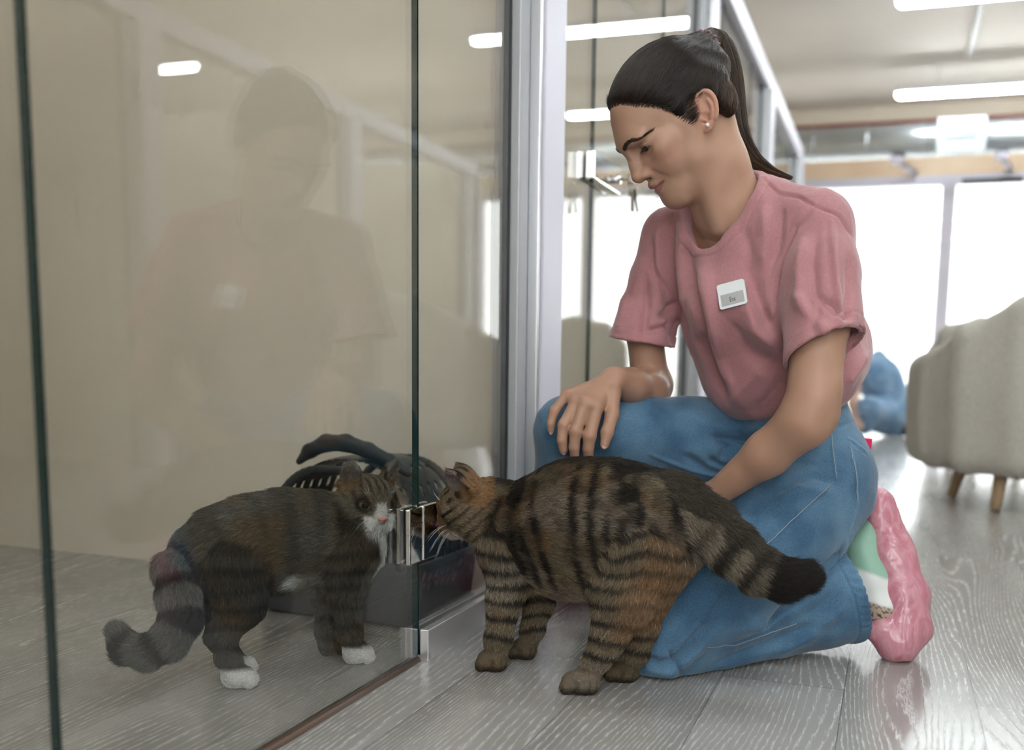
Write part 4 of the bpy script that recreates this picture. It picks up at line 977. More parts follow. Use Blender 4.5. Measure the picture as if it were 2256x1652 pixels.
# eyes
SCL = mat('eye_white', (.62, .58, .55), .12); IRI = mat('brown_iris', (.05, .022, .012), .04); TEETH = mat('teeth', (.80, .77, .70), .25)
for q in (-1, 1):
    c = H(80.5, q * 31, 9); bm = bmesh.new(); bmesh.ops.create_uvsphere(bm, u_segments=32, v_segments=20, radius=.0121)
    me = bpy.data.meshes.new('eye'); bm.to_mesh(me); bm.free(); e = link('eye', me, SCL, None, True); e.parent = person; e.location = Vector(c) - person.location
    look = unit(hF - hU * .34 - hR * .02); bm = bmesh.new(); bmesh.ops.create_uvsphere(bm, u_segments=24, v_segments=12, radius=.0059)
    sd = unit(np.cross(look, hU)); MM = Matrix([[*sd], [*np.cross(sd, look)], [*look]]).transposed().to_4x4()
    bmesh.ops.transform(bm, matrix=Matrix.Translation(Vector(look * .0105)) @ MM @ Matrix.Diagonal((1, 1, .42, 1)), verts=bm.verts[:])
    me = bpy.data.meshes.new('iris'); bm.to_mesh(me); bm.free(); i2 = link('iris', me, IRI, None, True); i2.parent = e
tb = bmesh.new()
for k in range(-4, 5):
    x = k * 5.6; c = H(99.5 - .030 * x * x, x, -52.0); r_ = bmesh.ops.create_uvsphere(tb, u_segments=10, v_segments=8, radius=.0029)
    for v_ in r_['verts']: v_.co = Vector(c) + v_.co * (1.0 if True else 1)
me = bpy.data.meshes.new('teeth'); tb.to_mesh(me); tb.free(); link('teeth', me, TEETH, person, True)
# earring
bm = bmesh.new(); bmesh.ops.create_uvsphere(bm, u_segments=20, v_segments=12, radius=.0033); me = bpy.data.meshes.new('earring'); bm.to_mesh(me); bm.free()
_A = unit(-.46 * hF + .88 * hU); _B = unit(-.88 * hF - .46 * hU - hR * .5); _N = unit(np.cross(_A, _B)); _N = _N * np.sign(_N @ -hR)
er = link('earring', me, mat('pearl', (.86, .84, .80), .15), None, True); er.parent = person; er.location = Vector(H(-6.5, -77, -11) + (_A * -22 + _B * -3 + _N * 5.0) * .001) - person.location
# --- hair
HAIRM = tone_mat('brown_hair', 0.34); HAIRM.node_tree.nodes['Principled BSDF'].inputs['Specular IOR Level'].default_value = 0.4
HAIRCAP = tone_mat('hair_underlayer', 0.7); HAIRCAP.node_tree.nodes['Principled BSDF'].inputs['Specular IOR Level'].default_value = 0.15
from mathutils.bvhtree import BVHTree
def _sag(px, py):
    r = RC @ np.array([px - PPX, -(py - PPY), -FPX]); q = CP + r * (((hC - CP) @ hR) / (r @ hR)) - hC; return (q @ hF * 1000, 0, q @ hU * 1000)
TIE_F = _sag(1550, 104)
HC0 = V3(0, 0, 40); HRAD = V3(104.5, 77, 83.5)
hl_f = np.array([-140, -80, -45, -30, -20, -4, 10, 22, 27, 33, 38, 48, 60, 72, 80, 120.]); hl_u = np.array([-52, -56, -50, -22, 12, 22, 21, 2, -4, 6, 28, 45, 60, 74, 90, 125.])
def hair_line(f): return np.interp(f, hl_f, hl_u)
hs_ = Solid(hC + V3(-.17, -.17, -.13), hC + V3(.17, .17, .165), 0.0017)
hs_.ell(H(*HC0), HRAD * .001, HM, 0)
TIE = H(*TIE_F); GATH = H(TIE_F[0] + 16, 0, TIE_F[2] - 14)
hs_.cone(GATH, TIE, .040, .020, .035)
for q in (-1, 1): hs_.ell(H(-30, q * 55, -8), (.045, .020, .045), HM, .03)
X, Y, Z = np.meshgrid(*hs_.ax, indexing='ij'); Q = np.stack([X - hC[0], Y - hC[1], Z - hC[2]], -1).reshape(-1, 3)
f_, r_, u_ = (Q @ hF) * 1000, (Q @ hR) * 1000, (Q @ hU) * 1000
cutf = ((hair_line(f_) - u_) * .0006).reshape(X.shape); hs_.f = smax(hs_.f, cutf.astype(np.float32), .009); del X, Y, Z, Q
def hair_tone(v, g=None):
    n = len(v); f, r, u = Hl(v); c = np.tile(V3(.012, .0080, .0062), (n, 1)); c = mixc(c, V3(.030, .018, .012), .6 * sstep(.45, .75, vnoise(v, 60)))
    return mixc(c, V3(.085, .048, .028), .55 * sstep(10, -40, u) * (f < 0))
hair = solid_obj('hair', hs_, HAIRCAP, person, 1, lambda v: hair_tone(v) * .55)
hm = hair.data; n = 34000; p, nn = sample_surface(hm, n, 9)
K = 7; pts = np.empty((n, K, 3)); pts[:, 0] = p - nn * .001; g = np.random.default_rng(4)
Lh = (.028 + .034 * g.random(n)); jit = g.standard_normal((n, 3)) * .05; wave = vnoise(p, 55) - .5; wave2 = vnoise(p + 3, 55) - .5
cur = p.copy()
def lvl(x):
    q = (x - hC) @ HM.T * 1000 - HC0; return np.linalg.norm(q / HRAD, axis=1)
l0 = lvl(p); near = np.clip(1 - np.abs(l0 - 1) / .03, 0, 1)
bvh = BVHTree.FromPolygons([tuple(x) for x in np.array([v.co[:] for v in hm.vertices])], [tuple(f.vertices) for f in hm.polygons])
gn = nn.copy(); lift_ = .0004 + .0022 * (vnoise(p, 40)) + .0012 * g.random(n)
for k in range(1, K):
    to = TIE - cur; dist = np.linalg.norm(to, axis=1, keepdims=True); to = to / np.maximum(dist, 1e-6)
    d = to - (to * gn).sum(1, keepdims=True) * gn; d /= np.maximum(np.linalg.norm(d, axis=1, keepdims=True), 1e-6)
    d = d + jit + np.cross(gn, d) * (wave * .30)[:, None]
    cur = cur + d * np.minimum((Lh / (K - 1))[:, None], dist * .5)
    for i_ in range(n):
        c_, n_, _i, _d = bvh.find_nearest(cur[i_]); gn[i_] = n_; cur[i_] = c_
    pts[:, k] = cur + gn * (lift_ * math.sin(math.pi * k / K) + .0003)[:, None]
col = hair_tone(p) * np.exp(.45 * g.standard_normal(n))[:, None]
strands_obj('hair_strands', pts, np.array([.00016, .0003, .0003, .0003, .00026, .00018, .00006]), col, HAIRM, hair)
# soft hairline: fine short hairs on the skin in front of the line
hvn = hv[g.integers(0, len(hv), 120000)]; f, r, u = Hl(hvn); near_l = (u > hair_line(f) - 9) & (u < hair_line(f) + 5) & (f > -20) & (lvl(hvn) > .90); hp_ = hvn[near_l][:4200]
q = ((hp_ - hC) @ HM.T * 1000 - HC0) / HRAD; gn = (q / HRAD) @ HM; gn /= np.linalg.norm(gn, axis=1, keepdims=True); to = TIE - hp_; to /= np.linalg.norm(to, axis=1, keepdims=True); d = to - (to * gn).sum(1, keepdims=True) * gn; d /= np.linalg.norm(d, axis=1, keepdims=True)
pts2 = np.stack([hp_ + (d + gn * .25 + .12 * g.standard_normal(d.shape)) * t - gn * .0 for t in (0, .006, .012, .018)], 1)
strands_obj('baby_hair', pts2, np.array([.00022, .0002, .00016, .00005]), hair_tone(hp_) * 1.3, HAIRM, hair)
# ponytail
path = [TIE, W(1572, 92, 1.640), W(1594, 128, 1.645), W(1609, 185, 1.648), W(1616, 245, 1.650), W(1628, 300, 1.655), W(1655, 345, 1.662), W(1695, 374, 1.668), W(1745, 393, 1.672)]
prad = [.016, .023, .024, .021, .020, .018, .013, .0075, .0016]
sp = spline(path, 22); sr = np.interp(np.linspace(0, 1, 22), np.linspace(0, 1, 9), prad)
po = tube_obj('ponytail', [tuple(x) for x in sp], [r * .72 for r in sr], HAIRM, hair, 14)
a = po.data.color_attributes.new('tone', 'FLOAT_COLOR', 'POINT'); a.data.foreach_set('color', np.tile([.012, .008, .006, 1], len(po.data.vertices)))
n = 5200; ang = g.random(n) * 6.283; rr = np.sqrt(g.random(n)); cutt = 1 - .35 * g.random(n) ** 2; cr = []
tang = np.gradient(sp, axis=0); tang /= np.linalg.norm(tang, axis=1, keepdims=True)
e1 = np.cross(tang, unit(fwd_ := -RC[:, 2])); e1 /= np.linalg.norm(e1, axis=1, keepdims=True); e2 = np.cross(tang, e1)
tt = np.linspace(0, 1, 22)
pt = np.empty((n, 22, 3)); off = g.standard_normal((n, 2)) * .0012; ph = g.random(n) * 6.28
for k in range(22):
    t = tt[k] * cutt; fi = t * 21; i0 = np.minimum(fi.astype(int), 20); w = (fi - i0)[:, None]
    c = sp[i0] * (1 - w) + sp[i0 + 1] * w; R_ = sr[i0] * (1 - w[:, 0]) + sr[i0 + 1] * w[:, 0]; a1 = e1[i0] * (1 - w) + e1[i0 + 1] * w; a2 = e2[i0] * (1 - w) + e2[i0 + 1] * w
    aa = ang + .5 * np.sin(t * 5 + ph) * .4
    pt[:, k] = c + a1 * (R_ * rr * np.cos(aa) + off[:, 0] * np.sin(t * 3.1))[:, None] + a2 * (R_ * rr * np.sin(aa) + off[:, 1] * t * 2)[:, None]
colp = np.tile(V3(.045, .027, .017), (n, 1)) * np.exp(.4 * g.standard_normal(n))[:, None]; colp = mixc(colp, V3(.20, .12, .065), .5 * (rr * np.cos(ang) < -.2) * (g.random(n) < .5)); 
strands_obj('ponytail_strands', pt, np.array([.00028] * 20 + [.0002, .00008]), colp, HAIRM, hair)
# hair tie: coiled purple cord
TIEM = mat('purple_hair_tie', (.16, .035, .08), .3)
tdir = unit(path[1] - GATH); t1 = unit(np.cross(tdir, hR)); t2_ = np.cross(tdir, t1); pts_t = []
for k in range(161):
    a_ = k / 160 * 2 * math.pi; bb = a_ * 12; R_ = .0225 + .0045 * math.cos(bb); pts_t.append(TIE + t1 * R_ * math.cos(a_) + t2_ * R_ * math.sin(a_) + tdir * .0055 * math.sin(bb))
tube_obj('hair_tie', [tuple(x) for x in pts_t], .0021, TIEM, hair, 6)
# eyebrow hairs and lashes
bi = brow_mask(hv) > .35; pv = hv[bi]; pv = pv[g.integers(0, len(pv), 1100)] + g.standard_normal((1100, 3)) * .0002; f, r, u = Hl(pv)
dirb = unit(hR) * np.sign(r)[:, None] * .9 + hU * .35 - hF * (.25 + .012 * np.clip(np.abs(r) - 20, 0, 40))[:, None]; nrm = hF * .8 + hR * (np.sign(r) * .3)[:, None]
strands_obj('eyebrows', np.stack([pv + (dirb + nrm * .15) * t for t in (0, .0022, .0045)], 1), np.array([.00015, .00013, .00005]), np.tile(V3(.03, .02, .015), (1100, 1)), HAIRM, person)
ls_ = []
for q in (-1, 1):
    for k in range(70):
        t = -1 + 2 * k / 69 + .02 * g.standard_normal(); r0 = 31 + t * 12.2; u0 = 5.2 + 3.0 * math.sqrt(max(0, 1 - t * t)); rad = 14.8; ff = 80.5 + math.sqrt(max(rad ** 2 - (r0 - 31) ** 2 - (u0 - 9) ** 2, 1))
        p0 = H(ff, q * r0, u0); d = unit(hF * 1.0 + hR * q * t * .5 - hU * .45); up_ = hU * .35
        ls_.append([p0 + d * L_ + up_ * (L_ / .008) ** 2 * .002 for L_ in (0, .003, .006, .0085)])
strands_obj('eyelashes', np.array(ls_), np.array([.00022, .0002, .00014, .00004]), np.tile(V3(.004, .003, .003), (len(ls_), 1)), HAIRM, person)
# ------------------------------------------------------------------ clothes
def to_px(v):
    c = (np.asarray(v) - CP) @ RC; D = -c[:, 2]; return np.stack([PPX + FPX * c[:, 0] / D, PPY - FPX * c[:, 1] / D], 1), D
def normals_of(v, q):
    me = np_mesh('tmp', v, q); nr = np.empty(len(v) * 3, np.float32); me.vertices.foreach_get('normal', nr); bpy.data.meshes.remove(me); return nr.reshape(-1, 3).astype(float)
def fold(v, q, folds, gain=2.1):
    """cloth folds: each is a run of surface points (given where the photo shows them on the near side), height and width in metres"""
    nr = normals_of(v, q); P, D = to_px(v); front = sstep(0.0, .35, -((v - CP) / np.linalg.norm(v - CP, axis=1, keepdims=True) * nr).sum(1)); w = np.zeros(len(v))
    for pts, h, wd in folds:
        wp = wd * FPX / 1.65; d = np.full(len(v), 1e9); tt = np.zeros(len(v)); n = len(pts) - 1
        for i in range(n):
            a = np.array(pts[i], float); b_ = np.array(pts[i + 1], float); ab = b_ - a; t = np.clip((P - a) @ ab / (ab @ ab), 0, 1); dd = np.linalg.norm(P - a - t[:, None] * ab, axis=1)
            m = dd < d; d[m] = dd[m]; tt[m] = (i + t[m]) / n
        w += gain * h * np.exp(-(d / wp) ** 2) * (np.clip(np.minimum(tt, 1 - tt) * 5, 0, 1) * .8 + .2)
    return v + nr * (w * front)[:, None]
SHIRT = mat('pink_cotton', (.48, .185, .205), .82); _s = SHIRT.node_tree.nodes['Principled BSDF']; _s.inputs['Sheen Weight'].default_value = .35; _s.inputs['Specular IOR Level'].default_value = .2
noise_color(SHIRT, (.400, .185, .200), (.465, .225, .242), 260, 4, .7, .3, .7); add_bump(SHIRT, 700, .25, .0006, 2)
TF = V3(-.41, -.91, 0)
lean = unit(W(1640, 440, 1.65) - W(1735, 920, 1.77)); TL = unit(NA - (NA @ lean) * lean); TFr = np.cross(lean, TL); TFr = TFr * np.sign(TFr @ TF); TM = [TL, TFr, lean]
t = Solid((.17, 1.42, .36), (.78, 1.98, .88), 0.0024)
t.ell(W(1655, 575, 1.690), (.158, .098, .120), TM, 0)
t.ell(W(1690, 700, 1.715), (.160, .120, .150), TM, .05)
t.ell(W(1722, 815, 1.750), (.148, .122, .105), TM, .04)
t.ell(W(1812, 760, 1.780), (.085, .075, .095), TM, .05)              # cloth blousing over the waistband behind
t.cone(W(1795, 500, 1.585), W(1660, 470, 1.665), .052, .060, .035); t.cone(W(1660, 470, 1.665), W(1482, 520, 1.765), .058, .048, .035)
t.cone(W(1800, 500, 1.575), W(1806, 600, 1.552), .054, .060, .030); t.cone(W(1806, 600, 1.552), W(1818, 790, 1.512), .060, .0635, .014)
t.cone(W(1477, 530, 1.775), W(1448, 620, 1.790), .050, .050, .030); t.cone(W(1448, 620, 1.790), W(1402, 800, 1.812), .050, .066, .014)
t.ell(W(1600, 680, 1.640), (.060, .045, .055), TM, .04); t.ell(W(1690, 690, 1.615), (.050, .040, .050), TM, .04)   # bust
# sleeve mouths
def plane3(a, b_, c): n = unit(np.cross(np.array(b_) - a, np.array(c) - a)); return n
def cut_local(sol, p, n, c, R_):
    """trim the solid beyond plane (p, n) but only within R_ of c"""
    n = unit(n); c = np.array(c)
    def fn(x, y, z):
        pl = -((x - p[0]) * n[0] + (y - p[1]) * n[1] + (z - p[2]) * n[2]); sp_ = np.sqrt((x - c[0]) ** 2 + (y - c[1]) ** 2 + (z - c[2]) ** 2) - R_
        return np.maximum(pl, sp_)
    sol.op(c - R_, c + R_, fn, '-', 0)
armL = unit(W(1825, 760, 1.505) - W(1803, 560, 1.56)); pL = W(1815, 768, 1.512); nL = unit(armL + V3(.34, .05, 0))
armR = unit(W(1410, 760, 1.805) - W(1455, 600, 1.785)); pR = W(1408, 753, 1.806); nR = unit(armR + V3(.10, .05, 0))
cut_local(t, pL, nL, pL + nL * .07, .105); cut_local(t, pR, nR, pR + nR * .06, .088)
t.cone(W(1812, 705, 1.527), W(1820, 860, 1.495), .050, .060, .004, '-'); t.cone(W(1414, 738, 1.804), W(1396, 850, 1.818), .050, .060, .003, '-')
# neck opening
nc0, nc1 = W(1604, 508, 1.665), W(1540, 345, 1.615)
t.cone(nc0, nc1, .058, .098, .004, '-')
t.ell(W(1600, 520, 1.662), (.056, .056, .052), None, .004, '-')
t.cut(W(1735, 912, 1.77) - V3(0, 0, .012), (0.05, 0, -1), .012)
# hollow trunk bottom so the hem closes over the waistband
sv, sq = t.mesh(2)
SF = [([(1513, 545), (1530, 640), (1552, 740), (1580, 830), (1620, 905)], -.006, .010), ([(1545, 560), (1560, 680), (1585, 790), (1625, 890)], .005, .012),
      ([(1480, 480), (1478, 560), (1490, 660), (1510, 760), (1550, 850)], -.005, .009), ([(1505, 490), (1500, 600), (1515, 700)], .005, .010),
      ([(1452, 490), (1450, 570), (1458, 650)], .004, .008), ([(1436, 520), (1440, 590), (1470, 650)], -.004, .006),
      ([(1470, 640), (1480, 720), (1500, 790)], -.005, .008),
      ([(1655, 600), (1672, 680), (1700, 740)], -.007, .012), ([(1650, 660), (1665, 720), (1720, 770)], .006, .014), ([(1600, 700), (1640, 770), (1720, 820)], -.005, .014),
      ([(1690, 800), (1640, 850), (1600, 905)], .004, .012), ([(1740, 820), (1690, 880), (1650, 915)], -.005, .012), ([(1790, 840), (1740, 890), (1720, 915)], .005, .010),
      ([(1684, 396), (1715, 424), (1760, 432), (1798, 456)], -.0028, .0028), ([(1800, 456), (1752, 500), (1722, 570), (1708, 650), (1700, 730)], -.0032, .0030), ([(1800, 456), (1850, 475), (1878, 520)], -.0026, .0026),
      ([(1640, 500), (1652, 560), (1640, 620)], -.003, .010), ([(1680, 450), (1690, 520), (1680, 600)], .004, .012), ([(1720, 450), (1715, 530), (1700, 590)], -.003, .008),
      ([(1832, 480), (1836, 560), (1846, 650), (1852, 720)], .0035, .006), ([(1800, 500), (1790, 580), (1800, 680), (1790, 740)], -.0035, .010), ([(1770, 520), (1760, 600), (1770, 700)], .004, .010),
      ([(1870, 560), (1872, 640), (1862, 700)], -.004, .007), ([(1800, 650), (1850, 690), (1885, 700)], -.005, .008), ([(1745, 640), (1790, 700), (1830, 740)], .003, .010),
      ([(1900, 700), (1880, 780), (1850, 840)], -.006, .009), ([(1915, 770), (1885, 815), (1862, 850)], .005, .008),
      ([(1380, 640), (1372, 700), (1360, 735)], .004, .008), ([(1420, 600), (1425, 680), (1415, 750)], -.004, .008), ([(1450, 700), (1470, 690), (1490, 670)], -.005, .007), ([(1425, 730), (1455, 722), (1485, 715)], -.004, .005)]
sv = fold(sv, sq, SF)
def shirt_relief(v):
    w = .0016 * (vnoise(v * V3(1.5, 1.5, .6), 26) - .5) * 2 + .0007 * (vnoise(v * V3(1.5, 1.5, .7) + 2, 60) - .5) * 2
    for p_, n_, c_, R_ in ((pL, nL, pL, .115), (pR, nR, pR, .100)):
        d = -((v - p_) @ n_); nearc = np.linalg.norm(v - c_, axis=1) < R_; w += nearc * (.0009 * sstep(.021, .019, d) * (d > -.01) - .0012 * np.exp(-((d - .020) / .0014) ** 2))
    ab = nc1 - nc0; tt_ = np.clip((v - nc0) @ ab / (ab @ ab), 0, 1); d = np.linalg.norm(v - nc0 - tt_[:, None] * ab, axis=1) - (.058 + .040 * tt_); up_ = ((v - nc0) @ unit(ab)) > -.055
    w += up_ * (.0014 * sstep(.0185, .0165, d) - .0016 * np.exp(-((d - .0175) / .0014) ** 2))
    return w
sv = press(sv, sq, shirt_relief)
shirt = link('t_shirt', np_mesh('t_shirt', sv, sq), SHIRT, person)
# ---- jeans
DENIM = mat('blue_denim', (.09, .20, .33), .80)
def denim(m):
    b_ = m.node_tree.nodes['Principled BSDF']; tc = nd(m, 'ShaderNodeTexCoord')
    n1 = nd(m, 'ShaderNodeTexNoise'); n1.inputs['Scale'].default_value = 11; n1.inputs['Detail'].default_value = 2; n2 = nd(m, 'ShaderNodeTexNoise'); n2.inputs['Scale'].default_value = 950; n2.inputs['Detail'].default_value = 2
    lk(m, tc.outputs['Object'], n1.inputs['Vector']); lk(m, tc.outputs['Object'], n2.inputs['Vector'])
    r1 = nd(m, 'ShaderNodeValToRGB'); r1.color_ramp.elements[0].position = .38; r1.color_ramp.elements[1].position = .66; r1.color_ramp.elements[0].color = (.052, .125, .215, 1); r1.color_ramp.elements[1].color = (.112, .222, .335, 1)
    lk(m, n1.outputs['Fac'], r1.inputs[0]); mr = nd(m, 'ShaderNodeMapRange'); mr.inputs['From Min'].default_value = .36; mr.inputs['From Max'].default_value = .66; lk(m, n2.outputs['Fac'], mr.inputs['Value'])
    mx = nd(m, 'ShaderNodeMix'); mx.data_type = 'RGBA'; mx.blend_type = 'MULTIPLY'; mx.inputs[0].default_value = 1; cr = nd(m, 'ShaderNodeValToRGB'); cr.color_ramp.elements[0].color = (.62, .66, .72, 1); cr.color_ramp.elements[1].color = (1.3, 1.25, 1.2, 1)
    lk(m, mr.outputs[0], cr.inputs[0]); lk(m, r1.outputs[0], mx.inputs[6]); lk(m, cr.outputs[0], mx.inputs[7]); lk(m, mx.outputs[2], b_.inputs['Base Color'])
    bp = nd(m, 'ShaderNodeBump'); bp.inputs['Strength'].default_value = .3; bp.inputs['Distance'].default_value = .0006; lk(m, n2.outputs['Fac'], bp.inputs['Height']); lk(m, bp.outputs[0], b_.inputs['Normal'])
    b_.inputs['Sheen Weight'].default_value = .25; b_.inputs['Specular IOR Level'].default_value = .2
denim(DENIM)
j = Solid((.08, 1.38, -.01), (.80, 2.12, .50), 0.0026)
PM = [unit(V3(-.62, .78, 0)), unit(V3(-.78, -.62, 0)), V3(0, 0, 1)]
j.ell(W(1752, 1035, 1.790), (.150, .118, .118), PM, 0)
j.cone(W(1738, 905, 1.775), W(1748, 985, 1.785), .112, .122, .03, flat=PM[1], fs=1.15)
j.ell(W(1815, 1072, 1.760), (.074, .074, .100), None, .035)          # seat
# near thigh, folded over the calf
j.chain([W(1782, 1075, 1.735), W(1700, 1165, 1.690), W(1585, 1290, 1.650), W(1462, 1418, 1.622)], [.112, .104, .088, .066], .03)
j.cone(W(1806, 1122, 1.75), W(1750, 1170, 1.71), .076, .086, .03)
# calf lying on the floor, wide hem
j.chain([W(1458, 1432, 1.622), W(1560, 1415, 1.665), W(1700, 1365, 1.715), W(1800, 1325, 1.735), W(1905, 1290, 1.750)], [.064, .062, .070, .084, .096], .008)
# far thigh and shin
j.chain([W(1672, 1010, 1.850), W(1530, 975, 1.810), W(1400, 958, 1.780), W(1252, 945, 1.748)], [.098, .080, .071, .0600], .03)
shin = [W(1248, 955, 1.752), W(1262, 1050, 1.80), W(1310, 1150, 1.93), W(1348, 1222, 2.04)]
j.chain(shin, [.0575, .066, .068, .076], .014)
hemA = unit(W(1905, 1290, 1.750) - W(1760, 1340, 1.728)); pH = W(1862, 1316, 1.745); 
cut_local(j, pH, hemA, pH + hemA * .09, .150)
j.cone(W(1800, 1325, 1.737), W(1960, 1280, 1.755), .076, .094, .003, '-')
j.cut((0, 0, .003), (0, 0, -1), .008)
jv, jq = j.mesh(2)
JF = [([(1408, 1440), (1450, 1462), (1480, 1455), (1530, 1410), (1570, 1375)], -.007, .007), ([(1430, 1475), (1480, 1478), (1520, 1440), (1560, 1410)], .005, .008), ([(1470, 1430), (1500, 1480)], -.004, .005),
      ([(1560, 1470), (1640, 1440), (1740, 1400), (1840, 1370)], -.005, .010), ([(1620, 1395), (1700, 1370), (1790, 1320), (1850, 1260)], .005, .010), ([(1700, 1440), (1780, 1400), (1860, 1340)], .005, .010), ([(1760, 1300), (1820, 1250), (1868, 1212)], -.005, .007),
      ([(1826, 905), (1833, 985), (1840, 1055), (1800, 1095), (1740, 1150), (1680, 1205), (1610, 1290), (1560, 1350), (1525, 1410), (1505, 1450)], .0016, .0022),
      ([(1550, 1428), (1620, 1420), (1690, 1395), (1760, 1372)], .0016, .0022), ([(1868, 965), (1884, 1050), (1886, 1110), (1868, 1170)], .0018, .0024), ([(1868, 965), (1912, 1000)], .0016, .0022),
      ([(1560, 1010), (1590, 1030), (1640, 1040)], -.005, .008), ([(1500, 1000), (1560, 1040), (1620, 1062)], -.004, .008), ([(1570, 950), (1600, 985), (1590, 1020)], -.005, .007), ([(1750, 1060), (1800, 1050), (1850, 1068)], -.003, .007), ([(1700, 1110), (1760, 1080), (1830, 1085)], .003, .008),
      ([(1566, 958), (1660, 972), (1760, 966), (1890, 925)], -.0030, .0030), ([(1560, 935), (1640, 948), (1740, 945)], .0030, .009), ([(1180, 900), (1205, 930), (1210, 1000)], .002, .010), ([(1430, 1000), (1520, 1035), (1600, 1060)], .0022, .003)]
jv = fold(jv, jq, JF, 2.3)
def jean_relief(v):
    w = .0018 * (vnoise(v, 24) - .5) * 2 + .0006 * (vnoise(v, 60) - .5) * 2; d = -((v - pH) @ hemA); nearc = np.linalg.norm(v - pH, axis=1) < .15
    w += nearc * (d > -.01) * (.0014 * sstep(.024, .021, d) - .0018 * np.exp(-((d - .023) / .0016) ** 2) + .0008 * np.sin(np.arctan2((v - pH)[:, 2], (v - pH)[:, 1]) * 40) * sstep(.022, .016, d)); return w
jv = press(jv, jq, jean_relief); jv[:, 2] = np.maximum(jv[:, 2], .0015)
jeans = link('jeans', np_mesh('jeans', jv, jq), DENIM, person)
# stitching along seams: thin raised pale threads following the cloth
THREAD = mat('pale_stitching', (.30, .36, .42), .7)
def snap(px_pts, V, N, lift=.0006, n=60):
    P, D = to_px(V); nrm = N; vis = ((V - CP) * nrm).sum(1) < 0; Pv, Vv, Dv, Nv = P[vis], V[vis], D[vis], nrm[vis]; out = []
    pl = np.array(px_pts, float); seg = np.r_[0, np.cumsum(np.linalg.norm(np.diff(pl, axis=0), axis=1))]
    for s_ in np.linspace(0, seg[-1], n):
        x = np.array([np.interp(s_, seg, pl[:, 0]), np.interp(s_, seg, pl[:, 1])]); d = np.linalg.norm(Pv - x, axis=1); m = d < 5
        if not m.any(): continue
        i = np.where(m)[0][np.argmin(Dv[m] + d[m] * .0004)]; out.append(Vv[i] + Nv[i] * lift)
    o = np.array(out); 
    for _ in range(3): o[1:-1] = (o[:-2] + 2 * o[1:-1] + o[2:]) / 4
    return o
jn = normals_of(jv, jq)
for k, ln in enumerate([[(1830, 910), (1837, 985), (1843, 1052)], [(1560, 1428), (1620, 1420), (1690, 1396), (1755, 1374)], [(1872, 972), (1908, 1003)], [(1872, 975), (1888, 1050), (1889, 1108)], [(1838, 1062), (1800, 1098), (1742, 1152), (1690, 1200)]]):
    pp = snap(ln, jv, jn)
    if len(pp) > 3: tube_obj('stitching', [tuple(x) for x in pp], .0007, THREAD, jeans, 6)
# ---- shoe in a pink plastic cover, toes down
sh = Solid((.66, 1.60, .0), (.88, 1.92, .34), .0022)
sh.chain([W(1900, 1205, 1.752), W(1920, 1275, 1.744), W(1940, 1345, 1.732), W(1962, 1410, 1.718)], [.034, .040, .040, .026], .012)
sh.ell(W(1912, 1180, 1.758), (.028, .028, .033), None, .012); sh.cone(W(1830, 1290, 1.755), W(1910, 1290, 1.750), .034, .036, .012)
sh.floor_clip(.004)
SHOE = tone_mat('shoe_leather', .45)
def shoe_tone(v):
    P, D = to_px(v); n = len(v); c = np.tile(V3(.74, .76, .74), (n, 1)); g1 = sstep(-6, 6, (1262 - P[:, 1]) + .9 * (1915 - P[:, 0]) * -1 * .4); c = mixc(c, V3(.27, .47, .36), g1)
    br = sstep(-5, 5, (P[:, 1] - 1322) + .30 * (1900 - P[:, 0])); pat = vnoise(v, 330) > .62; cc = np.where(pat[:, None], V3(.05, .03, .02), V3(.42, .31, .24)); c = c + (cc - c) * br[:, None]
    return c
shoe = solid_obj('shoe', sh, SHOE, person, 1, shoe_tone)
cv = Solid((.66, 1.58, .0), (.90, 1.94, .36), .0022)
cv.chain([W(1928, 1085, 1.760), W(1938, 1130, 1.758), W(1962, 1220, 1.748), W(1984, 1310, 1.735), W(1990, 1380, 1.722), W(1976, 1425, 1.708)], [.006, .028, .041, .048, .046, .030], .012)
cv.cone(W(1905, 1060, 1.765), W(1935, 1100, 1.76), .004, .022, .02); cv.cone(W(1940, 1390, 1.705), W(1975, 1415, 1.705), .024, .032, .02)
